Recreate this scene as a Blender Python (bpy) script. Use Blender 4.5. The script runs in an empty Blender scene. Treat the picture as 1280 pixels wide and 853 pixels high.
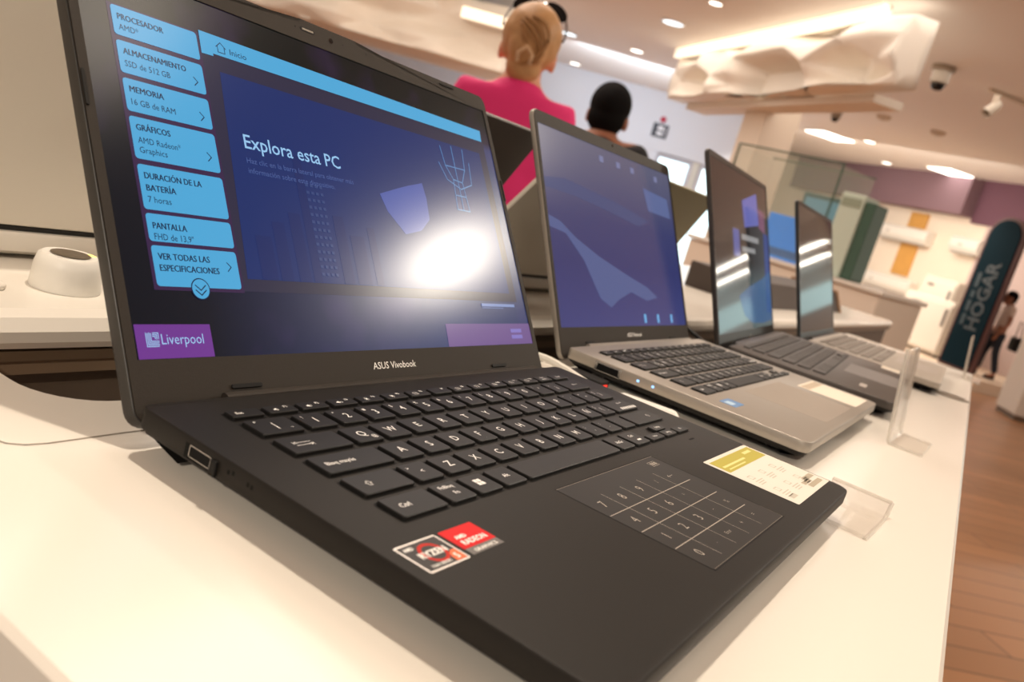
import bpy, bmesh, math, random
from mathutils import Matrix, Vector, noise
random.seed(7)
SC = bpy.context.scene
COL = SC.collection
PI = math.pi
TZ = 0.92                       # table top height (m); laptop frames are in millimetres

# ------------------------------------------------------------------ camera
F_PX = 1050.743
cam_d = bpy.data.cameras.new('camera')
cam = bpy.data.objects.new('camera', cam_d)
COL.objects.link(cam)
RX = Vector((0.5235, -0.8063, 0.2754)); RY = Vector((-0.0186, -0.3340, -0.9424)); RZ = Vector((0.8518, 0.4883, -0.1899))
rx = RX.normalized(); rz = (RZ - rx * RZ.dot(rx)).normalized(); ry = rz.cross(rx)
m3 = Matrix((rx, -ry, -rz)).transposed()
cam.matrix_world = Matrix.Translation(Vector((-0.2038555, -0.2769643, 0.122568 + TZ + 0.019))) @ m3.to_4x4()
cam_d.sensor_width = 36.0
cam_d.lens = F_PX / 1280 * 36
cam_d.clip_start = 0.01
cam_d.clip_end = 100
cam_d.dof.use_dof = True
cam_d.dof.focus_distance = 0.43
cam_d.dof.aperture_fstop = 12.0
SC.camera = cam

# ------------------------------------------------------------------ world, lights, exposure
SC.view_settings.view_transform = 'Standard'
SC.view_settings.look = 'None'
SC.view_settings.gamma = 1.0
SC.view_settings.use_curve_mapping = False
SC.view_settings.exposure = 0.0
wd = bpy.data.worlds.new('world'); SC.world = wd; wd.use_nodes = True
wd.node_tree.nodes['Background'].inputs[0].default_value = (1.0, 0.86, 0.73, 1)
wd.node_tree.nodes['Background'].inputs[1].default_value = 0.62

def lamp(kind, name, loc, energy, color, target=None, **kw):
    d = bpy.data.lights.new(name, kind)
    d.energy = energy; d.color = color
    for k, v in kw.items(): setattr(d, k, v)
    o = bpy.data.objects.new(name, d); COL.objects.link(o); o.location = loc
    if target is not None:
        o.rotation_euler = (Vector(target) - Vector(loc)).to_track_quat('-Z', 'Y').to_euler()
    return o
WARM = (1.0, 0.86, 0.70)
# ceiling spot above the table (the key that throws the laptops' shadows)
lamp('SPOT', 'key_spot_light', (0.50, 0.22, 3.1), 138, WARM, (0.05, -0.12, TZ), spot_size=math.radians(58), spot_blend=0.9, shadow_soft_size=0.05)
lamp('SPOT', 'lid_fill_spot', (-3.2, -1.7, 3.1), 320, WARM, (0.50, 0.36, TZ + 0.06), spot_size=math.radians(19), spot_blend=0.7, shadow_soft_size=0.06)  # added spot, brightens the backs of the facing lids
lamp('SPOT', 'aisle_spot_light', (1.9, -0.1, 3.1), 85, WARM, (1.5, -0.1, TZ), spot_size=math.radians(50), spot_blend=0.9, shadow_soft_size=0.06)
# square ceiling panels further along the aisle: they mirror in the screens
lamp('AREA', 'panel_light_near', (1.33, -0.74, 3.12), 8.0, WARM, (1.33, -0.74, 0), shape='DISK', size=0.5)
lamp('AREA', 'panel_light_far', (3.65, -1.45, 3.12), 72, (1.0, 0.90, 0.76), (1.6, -0.7, 1.0), shape='DISK', size=0.42)
# general store lighting, followed by added fills
lamp('AREA', 'store_light_a', (7.5, 3.0, 3.1), 150, (1, 0.92, 0.83), (7.5, 3.0, 0), size=5)
lamp('AREA', 'store_light_b', (14.5, 2.5, 3.1), 250, (1, 0.88, 0.74), (16.0, 2.0, 1.2), size=4)
lamp('AREA', 'store_light_c', (2.6, 2.6, 3.1), 90, (1, 0.88, 0.76), (2.6, 2.6, 0), size=2.5)
lamp('AREA', 'entrance_wall_fill', (11.4, 5.6, 3.1), 110, (0.80, 0.90, 1.0), (13.9, 7.0, 1.6), size=2)  # added cool fill, stands in for daylight spilling onto the wall
lamp('AREA', 'cornice_fill', (5.2, 6.2, 3.1), 70, (1, 0.9, 0.78), (8.2, 7.6, 2.3), size=1.5)  # added fill, lifts the dim left cornice
lamp('AREA', 'entrance_daylight_fill', (12.6, 5.4, 0.5), 36, (0.76, 0.88, 1.0), (7.5, 5.6, 3.0), size=2.8)  # added upward fill, carries the entrance daylight onto the ceiling

# ------------------------------------------------------------------ helpers
def lin(c):
    c = c / 255.0
    return c / 12.92 if c <= 0.04045 else ((c + 0.055) / 1.055) ** 2.4
def rgb(r, g, b): return (lin(r), lin(g), lin(b), 1.0)
MATS = {}
def mat(name, col, rough=0.5, metal=0.0, spec=0.5, emit=None, es=1.0, trans=0.0, ior=1.45, coat=0.0, bump=None, vary=None, alpha=1.0):
    if name in MATS: return MATS[name]
    m = bpy.data.materials.new(name); m.use_nodes = True
    nt = m.node_tree; b = nt.nodes['Principled BSDF']
    b.inputs['Base Color'].default_value = rgb(*col)
    b.inputs['Roughness'].default_value = rough
    b.inputs['Metallic'].default_value = metal
    b.inputs['Specular IOR Level'].default_value = spec
    b.inputs['IOR'].default_value = ior
    b.inputs['Transmission Weight'].default_value = trans
    b.inputs['Coat Weight'].default_value = coat
    b.inputs['Alpha'].default_value = alpha
    if emit:
        b.inputs['Emission Color'].default_value = rgb(*emit); b.inputs['Emission Strength'].default_value = es
    tc = nt.nodes.new('ShaderNodeTexCoord')
    if vary:                       # (scale, amount) gentle mottling of the colour
        n = nt.nodes.new('ShaderNodeTexNoise'); n.inputs['Scale'].default_value = vary[0]; n.inputs['Detail'].default_value = 6
        nt.links.new(tc.outputs['Object'], n.inputs['Vector'])
        mx = nt.nodes.new('ShaderNodeMix'); mx.data_type = 'RGBA'
        c = rgb(*col); k = vary[1]
        mx.inputs['A'].default_value = (c[0] * (1 - k), c[1] * (1 - k), c[2] * (1 - k), 1)
        mx.inputs['B'].default_value = (min(1, c[0] * (1 + k)), min(1, c[1] * (1 + k)), min(1, c[2] * (1 + k)), 1)
        nt.links.new(n.outputs['Fac'], mx.inputs['Factor'])
        nt.links.new(mx.outputs['Result'], b.inputs['Base Color'])
    if bump:                       # (scale, strength)
        n = nt.nodes.new('ShaderNodeTexNoise'); n.inputs['Scale'].default_value = bump[0]; n.inputs['Detail'].default_value = 3
        nt.links.new(tc.outputs['Object'], n.inputs['Vector'])
        bp = nt.nodes.new('ShaderNodeBump'); bp.inputs['Strength'].default_value = bump[1]; bp.inputs['Distance'].default_value = 0.0005
        nt.links.new(n.outputs['Fac'], bp.inputs['Height']); nt.links.new(bp.outputs['Normal'], b.inputs['Normal'])
    MATS[name] = m
    return m
def glow(name, col, es=1.0, rough=0.2):        # a lit patch of a screen: emits, and keeps the panel's sheen
    return mat('screen_' + name, (4, 4, 5), rough=rough, spec=0.22, emit=col, es=es)

class MB:
    """collects geometry (in unit s) and links it as one mesh object"""
    def __init__(self, f=None): self.v = []; self.f = []; self.fn = f
    def add(self, vs, fs):
        n = len(self.v); self.v += [tuple(p) for p in vs]; self.f += [tuple(i + n for i in q) for q in fs]; return self
    def box(self, x0, x1, y0, y1, z0, z1, M=None):
        vs = [(x, y, z) for z in (z0, z1) for y in (y0, y1) for x in (x0, x1)]
        if M is not None: vs = [tuple(M @ Vector(p)) for p in vs]
        return self.add(vs, [(0, 2, 3, 1), (4, 5, 7, 6), (0, 1, 5, 4), (2, 6, 7, 3), (0, 4, 6, 2), (1, 3, 7, 5)])
    def quad(self, *ps): return self.add(ps, [tuple(range(len(ps)))])
    def rect(self, x0, x1, y0, y1, z=0): return self.quad((x0, y0, z), (x1, y0, z), (x1, y1, z), (x0, y1, z))
    def loft(self, rings, cap=True):
        n = len(rings[0]); vs = [p for r in rings for p in r]; fs = []
        for k in range(len(rings) - 1):
            for i in range(n):
                j = (i + 1) % n
                fs.append((k * n + i, k * n + j, (k + 1) * n + j, (k + 1) * n + i))
        if cap: fs += [tuple(reversed(range(n))), tuple((len(rings) - 1) * n + i for i in range(n))]
        return self.add(vs, fs)
    def prism(self, pts, z0, z1, bev=0.0):
        if bev: return self.loft([[(x, y, z0) for x, y in inset(pts, bev)], [(x, y, z0 + bev) for x, y in pts], [(x, y, z1 - bev) for x, y in pts], [(x, y, z1) for x, y in inset(pts, bev)]])
        return self.loft([[(x, y, z0) for x, y in pts], [(x, y, z1) for x, y in pts]])
    def lathe(self, prof, n=24, c=(0, 0, 0), M=None):
        rings = []
        for r, z in prof:
            ring = [Vector((c[0] + r * math.cos(2 * PI * i / n), c[1] + r * math.sin(2 * PI * i / n), c[2] + z)) for i in range(n)]
            if M is not None: ring = [M @ p for p in ring]
            rings.append([tuple(p) for p in ring])
        return self.loft(rings)
    def tube(self, path, r, n=8, flat=1.0):
        P = [Vector(p) for p in path]; rings = []
        for i, p in enumerate(P):
            t = (P[min(i + 1, len(P) - 1)] - P[max(i - 1, 0)]).normalized()
            a = t.cross(Vector((0, 0, 1)));  a = a.normalized() if a.length > 1e-6 else Vector((1, 0, 0))
            b = a.cross(t)
            rr = r[i] if isinstance(r, (list, tuple)) else r
            rings.append([tuple(p + a * rr * math.cos(2 * PI * k / n) + b * rr * flat * math.sin(2 * PI * k / n)) for k in range(n)])
        return self.loft(rings)
    def stroke(self, pts, w, z=0.0, closed=False):
        P = [Vector((p[0], p[1])) for p in pts]
        seg = list(zip(P, P[1:])) + ([(P[-1], P[0])] if closed else [])
        for a, b in seg:
            d = (b - a)
            if d.length < 1e-9: continue
            d.normalize(); n = Vector((-d.y, d.x)) * w / 2; e = d * w / 2
            q = [a - e - n, b + e - n, b + e + n, a - e + n]
            self.quad(*[(p.x, p.y, z) for p in q])
        return self
    def text(self, s, x, y, h, w=None, z=0.0, bold=0.0, align='l', ang=0.0):
        """lettering, cap height h, lower-left (or centre) at x, y; w stretches it to that width"""
        vs, fs = text_mesh(s, bold)
        if not vs: return self
        sc = h / CAP; x0 = min(p[0] for p in vs); x1 = max(p[0] for p in vs)
        sx = sc if w is None else w / (x1 - x0)
        W = (x1 - x0) * sx
        ox = 0 if align == 'l' else -W / 2
        ca, sa = math.cos(ang), math.sin(ang)
        out = []
        for p in vs:
            a = (p[0] - x0) * sx + ox; b = p[1] * sc - (h / 2 if align == 'c' else 0)
            out.append((x + ca * a - sa * b, y + sa * a + ca * b, z))
        return self.add(out, fs)
    def build(self, name, m, parent=None, s=0.001, smooth=False, bevel=0.0, seg=2, ang=35, loc=None):
        me = bpy.data.meshes.new(name)
        vs = [self.fn(*p) for p in self.v] if self.fn else self.v
        me.from_pydata([(p[0] * s, p[1] * s, p[2] * s) for p in vs], [], self.f)
        bm = bmesh.new(); bm.from_mesh(me)
        bmesh.ops.remove_doubles(bm, verts=bm.verts, dist=1e-7)
        if all(len(f.verts) for f in bm.faces) and not self.flatq(): bmesh.ops.recalc_face_normals(bm, faces=bm.faces)
        if bevel:
            es = [e for e in bm.edges if len(e.link_faces) == 2 and e.calc_face_angle(0) > math.radians(ang)]
            bmesh.ops.bevel(bm, geom=es, offset=bevel * s, segments=seg, profile=0.5, affect='EDGES', clamp_overlap=True)
        bm.to_mesh(me); bm.free()
        if smooth:
            for p in me.polygons: p.use_smooth = True
            try: me.set_sharp_from_angle(angle=math.radians(40))
            except Exception: pass
        o = bpy.data.objects.new(name, me)
        me.materials.append(m)
        COL.objects.link(o)
        if parent: o.parent = parent
        if loc is not None: o.location = loc
        return o
    def flatq(self):
        z = [p[2] for p in self.v]
        return (max(z) - min(z)) < 1e-6 if z else True

CAP = 0.7
_TC = {}
def text_mesh(s, bold=0.0):
    k = (s, bold)
    if k in _TC: return _TC[k]
    cu = bpy.data.curves.new('t', 'FONT'); cu.body = s; cu.size = 1.0; cu.offset = bold; cu.resolution_u = 2
    o = bpy.data.objects.new('t', cu); COL.objects.link(o)
    dg = bpy.context.evaluated_depsgraph_get(); me = o.evaluated_get(dg).to_mesh()
    vs = [tuple(v.co) for v in me.vertices]; fs = [tuple(p.vertices) for p in me.polygons]
    o.evaluated_get(dg).to_mesh_clear()
    bpy.data.objects.remove(o); bpy.data.curves.remove(cu)
    _TC[k] = (vs, fs); return vs, fs
_v, _ = text_mesh('H'); CAP = max(p[1] for p in _v)

def inset(pts, d):
    n = len(pts); out = []
    for i in range(n):
        p = Vector(pts[i]); a = (p - Vector(pts[i - 1])); b = (Vector(pts[(i + 1) % n]) - p)
        if a.length < 1e-9 or b.length < 1e-9: out.append(tuple(p)); continue
        na = Vector((-a.y, a.x)).normalized(); nb = Vector((-b.y, b.x)).normalized()
        m_ = (na + nb); m_ = m_ / max(0.3, m_.dot(na)) if m_.length > 1e-6 else na
        q = p + m_ * d
        out.append((q.x, q.y))
    return out
def rrect(x0, x1, y0, y1, r, n=5):
    if not isinstance(r, (list, tuple)): r = [r] * 4      # order: x0y0, x1y0, x1y1, x0y1
    out = []
    for (cx, cy, a0, rr) in ((x0 + r[0], y0 + r[0], PI, r[0]), (x1 - r[1], y0 + r[1], 1.5 * PI, r[1]), (x1 - r[2], y1 - r[2], 0, r[2]), (x0 + r[3], y1 - r[3], 0.5 * PI, r[3])):
        for k in range(n + 1):
            a = a0 + 0.5 * PI * k / n
            out.append((cx + rr * math.cos(a), cy + rr * math.sin(a)))
    return out
def thing(name, label, cat, loc=(0, 0, 0), rz=0.0, group=None):
    o = bpy.data.objects.new(name, None); COL.objects.link(o)
    o.empty_display_size = 0.05
    o.location = loc; o.rotation_euler = (0, 0, rz)
    o['label'] = label; o['category'] = cat
    if group: o['group'] = group
    return o
def tag(o, label, cat, group=None):
    o['label'] = label; o['category'] = cat
    if group: o['group'] = group
    return o
def struct(o): o['kind'] = 'structure'; return o
def duplicate(root, loc, rz, label, group=None):
    r = root.copy(); COL.objects.link(r); r.location = loc; r.rotation_euler = (0, 0, rz); r['label'] = label
    if group: r['group'] = group
    for ch in list(root.children):
        c = ch.copy(); COL.objects.link(c); c.parent = r
        for g in ch.children:
            d = g.copy(); COL.objects.link(d); d.parent = c
    return r

# ------------------------------------------------------------------ materials
M_TABLE = mat('white_table_gloss', (236, 230, 220), rough=0.22, spec=0.45)
M_TABLE2 = mat('white_table_body', (228, 221, 210), rough=0.4)
M_BLACK = mat('black_laptop_plastic', (31, 28, 25), rough=0.5, spec=0.2, bump=(2500, 0.15))
M_BOTTOM = mat('shade_black_bottom', (24, 22, 21), rough=0.6, spec=0.3)  # black underside also paints the shadow strip below the laptops' sides
M_BEZEL = mat('bezel_plastic', (47, 42, 37), rough=0.55, spec=0.22, bump=(3000, 0.3), vary=(900, 0.12))
M_LIDBACK = mat('black_lid_shell', (34, 32, 30), rough=0.4)
M_KEY = mat('black_keycap', (24, 23, 22), rough=0.45, spec=0.25)
M_WELL = mat('key_shade_and_mark_black', (9, 9, 9), rough=0.7, spec=0.2)
M_LEGEND = mat('legend_white', (236, 234, 230), rough=0.6)
M_RUBBER = mat('black_rubber', (16, 15, 14), rough=0.6, spec=0.3)
M_SILVER = mat('silver_laptop_plastic', (158, 151, 142), rough=0.38, metal=0.45)
M_SILVERP = mat('silver_palmrest', (150, 138, 124), rough=0.42, metal=0.35)
M_DGREY = mat('dark_grey_laptop_plastic', (72, 66, 62), rough=0.38, metal=0.2)
M_DKEY = mat('dark_grey_keycap', (52, 47, 44), rough=0.5)
M_LGREY = mat('light_grey_laptop_plastic', (184, 175, 164), rough=0.4, metal=0.3)
M_METAL = mat('port_steel', (170, 168, 165), rough=0.25, metal=1.0)
M_WHITE = mat('white_plastic', (232, 228, 220), rough=0.4)
M_PAPER = mat('white_label_paper', (222, 216, 204), rough=0.55)
M_ACRYL = mat('clear_acrylic', (224, 216, 206), rough=0.04, alpha=0.28, spec=0.6)
M_ACEDGE = mat('acrylic_edge', (232, 226, 216), rough=0.08, alpha=0.55, spec=0.8)
M_CABLEW = mat('white_cable', (230, 226, 216), rough=0.45)
M_CABLEB = mat('black_cable', (18, 17, 16), rough=0.5)
M_SEAM = mat('table_seam_dark', (120, 108, 92), rough=0.8)
M_BROWN = mat('brown_wood_laminate', (104, 86, 68), rough=0.5, vary=(9, 0.18))
M_TROUGH = mat('trough_brown', (92, 78, 66), rough=0.6)
M_LENS = mat('dark_glass_lens', (6, 6, 8), rough=0.08)

# ------------------------------------------------------------------ table and trough
def W3(x, y, z=0.0): return (x / 1000, y / 1000, z)       # millimetre plan position -> metres
def front_y(x): return -297.2 + (x - 162) * 0.0465
tb = thing('display_table', 'long white glossy display table carrying the row of four open laptops', 'table', (0.9, -0.1, 0))
def local(o, pts): return pts
XE = 1900
out = [(-93, front_y(-93)), (XE, front_y(XE)), (XE, 60)]
cut = [(30, 34)]
for k in range(9):
    a = -PI / 2 - (PI / 2) * k / 8
    cut.append((20 + 30 * math.cos(a), 64 + 30 * math.sin(a)))
out += [(XE, 60), (420, 40)] + cut[0:] + [(-12, 146), (-93, 146)]
o2 = []
for p in out:
    if not o2 or (abs(p[0] - o2[-1][0]) + abs(p[1] - o2[-1][1])) > 0.5: o2.append(p)
PX, PY = 900, -100
top = MB().prism([(x - PX, y - PY) for x, y in o2], 882, 920, 2.0).build('tabletop', M_TABLE, tb)
MB().box(40 - PX, XE - 40 - PX, -225 - PY, 20 - PY, 60, 882).build('cabinet_body', M_TABLE2, tb, bevel=4)
MB().box(70 - PX, XE - 70 - PX, -200 - PY, 0 - PY, 0, 60).build('plinth', mat('plinth_dark', (70, 62, 56)), tb)
sm = MB()
seam = [(420, 0.8), (0, 0.6), (-30, -0.5), (-38, 0.5), (-43, 3.5), (-46, 9), (-47, 16), (-47, 144)]
sm.stroke([(x - PX, y - PY) for x, y in seam], 0.9, 920.15)
sm.build('access_panel_seam', M_SEAM, top)

t2 = thing('display_counter', 'white rounded display counter behind the laptop row holding the facing laptops', 'counter', (1.5, 0.45, 0))
QX, QY = 1500, 450
prof = [(148 + 14, 920), (148 + 5, 917.5), (148, 911), (148, 905), (150, 901), (156, 899.5), (760, 899.5), (760, 920)]
MB().loft([[(x - QX, y - QY, z) for y, z in prof] for x in (-900, 3350)]).build('countertop', M_TABLE, t2)
MB().box(-900 - QX, 3350 - QX, 151 - QY, 168 - QY, 893.5, 899).build('edge_trim', M_BROWN, t2)
MB().box(-900 - QX, 3350 - QX, 153 - QY, 180 - QY, 885, 893).build('front_rail', mat('rail_tan', (128, 108, 88), rough=0.5), t2)
MB().box(-880 - QX, 3330 - QX, 160 - QY, 740 - QY, 0, 884.5).build('cabinet_body', M_TROUGH, t2)
ct = MB().box(-11, 1890, 38, 158, 800, 812).build('cable_trough', M_TROUGH)
tag(ct, 'brown cable trough sunk between the white table and the counter behind', 'trough')
gm = thing('cable_grommet', 'round grey grommet in the white table near its far corner', 'grommet', W3(1265, -218, 0.92))
MB().lathe([(0, 0.05), (26, 0.05), (26, 1.6), (20, 1.8), (20, 0.6), (0, 0.6)], 28).build('ring', mat('grommet_grey', (128, 116, 102), rough=0.5), gm, smooth=True)

# ------------------------------------------------------------------ laptops
KX = 51.76; KP = 19.05
def key_rows():
    """(name, x0, x1, y0, y1, legends) in deck millimetres; legend = (text, dx, dy, height)"""
    K = []
    icons = ['', '', '', '', '', '', '', '', '', '', '', '']
    fx = 18.3; fp = 18.69
    K.append((fx, fx + 16.3, -38.8, -31.8, [('Esc', -3, 0, 1.9)]))
    for i in range(12):
        K.append((fx + fp * (i + 1), fx + fp * (i + 1) + 16.3, -38.8, -31.8, [('F%d' % (i + 1), 3.6, 1.3, 1.6), ('#icon%d' % i, -2.6, -0.6, 2.6)]))
    K.append((fx + fp * 13, fx + fp * 13 + 16.3, -38.8, -31.8, [('Insert', 0, 1.2, 1.4), ('ImpPnt', 0, -1.4, 1.4)]))
    K.append((fx + fp * 14, 299, -38.8, -31.8, [('Supr', 0, 0, 1.8)]))
    def row(y1, y0, xs, names):
        for i, nm in enumerate(names):
            c = xs + KP * i; K.append((c - 7.9, c + 7.9, y0, y1, nm))
    big = 4.3
    up = ['!', '"', '#', '$', '%', '&', '/', '(', ')', '=', '?', '¡']; dg = ['1', '2', '3', '4', '5', '6', '7', '8', '9', '0', "'", '¿']
    K.append((18.5, 40.4, -56.4, -42.6, [('|', 0, 0, big), ('°', -6.5, 3.6, 2.4), ('¬', 6.4, -3.4, 1.4)]))
    row(-42.6, -56.4, KX, [[(d, 0.3, 0, big), (u, -4.6, 3.4, 2.2)] for d, u in zip(dg, up)])
    K.append((272.4, 299, -56.4, -42.6, [('#back', 2, 0, 2.5)]))
    K.append((18.5, 50.4, -74.4, -60.6, [('#tab', -6, 0, 3.4)]))
    row(-60.6, -74.4, KX + 0.5 * KP, [[(c, 0, 0.2, big)] + ([('@', 4.6, -3.2, 2.2)] if c == 'Q' else []) for c in 'QWERTYUIOP'] + [[('´', 0, 0, 3), ('¨', -4, 3.4, 3)], [('+', 0, 0, 2.6), ('*', -4.4, 3, 2.4), ('~', 4.4, -3.4, 1)]])
    K.append((282, 299, -74.4, -60.6, [('}', 0, 0, 3.2), (']', -4.4, 3.2, 2.4)]))
    K.append((18.5, 55.6, -92.4, -78.6, [('Bloq mayús', -6.5, 0, 2.3)]))
    row(-78.6, -92.4, KX + 0.787 * KP, [[(c, 0, 0.2, big)] + ([('-', 0.4, -4.6, 0.5)] if c in 'FJ' else []) for c in 'ASDFGHJKLÑ'] + [[('{', 0, 0, 3.2), ('[', -4.4, 3.2, 2.4), ('^', 4.4, -3.2, 1.5)]])
    K.append((268.4, 299, -92.4, -78.6, [('#enter', 4, 2.6, 2.5), ('#hatch', 4, -4.4, 2.6)]))
    K.append((18.5, 46.3, -110.5, -96.7, [('#shift', -5.5, 0, 3.2)]))
    row(-96.7, -110.5, KX + 0.2997 * KP, [[('<', 0.6, -0.4, 2.6), ('>', -4.6, 3.2, 1.7)]] + [[(c, 0, 0.2, big)] for c in 'ZXCVBNM'] + [[(',', 0, -1, 2.6), (';', -4.4, 3.2, 2.4)], [('.', 0, -1, 2.6), (':', -4.4, 3.2, 2.2)], [('-', 0, -0.6, 0.9), ('_', -4.4, 2.4, 0.7)]])
    K.append((259, 299, -110.5, -96.7, [('#shift', 9, 0, 3.0)]))
    b1, b0 = -114.8, -128.5
    K.append((18.5, 44.4, b0, b1, [('Ctrl', -5, 0, 2.5)]))
    K.append((47.2, 63.3, b0, b1, [('FnBloq', -0.4, 3.4, 2.1), ('Fn', 0.6, -1.4, 2.2)]))
    K.append((66.0, 82.0, b0, b1, [('#win', 0, 0.6, 4.2)]))
    K.append((84.9, 101.2, b0, b1, [('Alt', 0, 0, 2.3)]))
    K.append((104.0, 196.4, b0, b1, []))
    K.append((199.4, 216.0, b0, b1, [('AltGr', 0, 0, 2.3)]))
    K.append((218.8, 236.8, b0, b1, [('Ctrl', 0, 2.4, 2.2), ('#bar', 1.5, -2.6, 1.4)]))
    K.append((240.0, 259.2, b0, -122.2, [('Inicio', 0, 0, 1.7)]))
    K.append((261.8, 278.6, -120.9, b1, [('RePág', 0, 0, 1.7)]))
    K.append((261.8, 278.6, b0, -122.2, [('AvPág', 0, 0, 1.7)]))
    K.append((281.2, 299, b0, -122.2, [('Fin', 0, 0, 1.7)]))
    return K
def put_symbol(g, s, cx, cy, h, z, bold):
    if s == '#back': g.stroke([(cx + 3, cy), (cx - 3, cy)], 0.35, z); g.stroke([(cx - 1.8, cy + 1), (cx - 3, cy), (cx - 1.8, cy - 1)], 0.35, z)
    elif s == '#tab':
        for dy, d in ((1.1, -1), (-1.1, 1)):
            g.stroke([(cx - 4.2, cy + dy), (cx + 4.2, cy + dy)], 0.3, z); e = cx + 4.2 * d
            g.stroke([(e - d * 1.3, cy + dy + 0.8), (e, cy + dy), (e - d * 1.3, cy + dy - 0.8)], 0.3, z); g.stroke([(e + d * 0.3, cy + dy + 0.9), (e + d * 0.3, cy + dy - 0.9)], 0.3, z)
    elif s == '#enter': g.stroke([(cx + 3, cy + 1), (cx + 3, cy), (cx - 3, cy)], 0.35, z); g.stroke([(cx - 2, cy + 0.9), (cx - 3, cy), (cx - 2, cy - 0.9)], 0.35, z)
    elif s == '#hatch':
        for k in range(7):
            a = cx - 10.4 + k * 3.1
            g.quad((a, cy - 1.4, z), (a + 1.9, cy - 1.4, z), (a + 2.9, cy + 1.4, z), (a + 1.0, cy + 1.4, z))
    elif s == '#shift': g.stroke([(cx, cy + h / 2), (cx - h / 2, cy), (cx - h / 4, cy), (cx - h / 4, cy - h / 2), (cx + h / 4, cy - h / 2), (cx + h / 4, cy), (cx + h / 2, cy)], 0.32, z, True)
    elif s == '#win':
        q = h / 2
        for a in (-1, 1):
            for b in (-1, 1): g.rect(cx + (a * (q / 2 + 0.15)) - q / 2, cx + (a * (q / 2 + 0.15)) + q / 2, cy + b * (q / 2 + 0.15) - q / 2, cy + b * (q / 2 + 0.15) + q / 2, z)
    elif s == '#bar': g.rect(cx - 2.2, cx + 2.2, cy - h / 2, cy + h / 2, z)
    elif s.startswith('#icon'):
        k = int(s[5:])
        if k in (0, 1, 2):
            g.quad((cx - 1.6, cy - 0.5, z), (cx - 0.8, cy - 0.5, z), (cx + 0.2, cy - 1.3, z), (cx + 0.2, cy + 1.3, z), (cx - 0.8, cy + 0.5, z), (cx - 1.6, cy + 0.5, z))
            for j in range(k + 1): g.stroke([(cx + 0.7 + 0.6 * j, cy - 0.7), (cx + 0.9 + 0.6 * j, cy), (cx + 0.7 + 0.6 * j, cy + 0.7)], 0.22, z)
        elif k in (3, 4):
            g.rect(cx - 0.6, cx + 0.6, cy - 0.6, cy + 0.6, z)
            for j in range(8):
                a = j * PI / 4; g.stroke([(cx + math.cos(a) * 1.0, cy + math.sin(a) * 1.0), (cx + math.cos(a) * 1.5, cy + math.sin(a) * 1.5)], 0.25, z)
        elif k == 6: pass
        else:
            g.stroke([(cx - 1.6, cy - 1.1), (cx + 1.6, cy - 1.1), (cx + 1.6, cy + 1.1), (cx - 1.6, cy + 1.1)], 0.28, z, True)
            g.stroke([(cx - 0.9, cy), (cx + 0.9, cy - 0.1 * k + 0.6)], 0.28, z)

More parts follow.
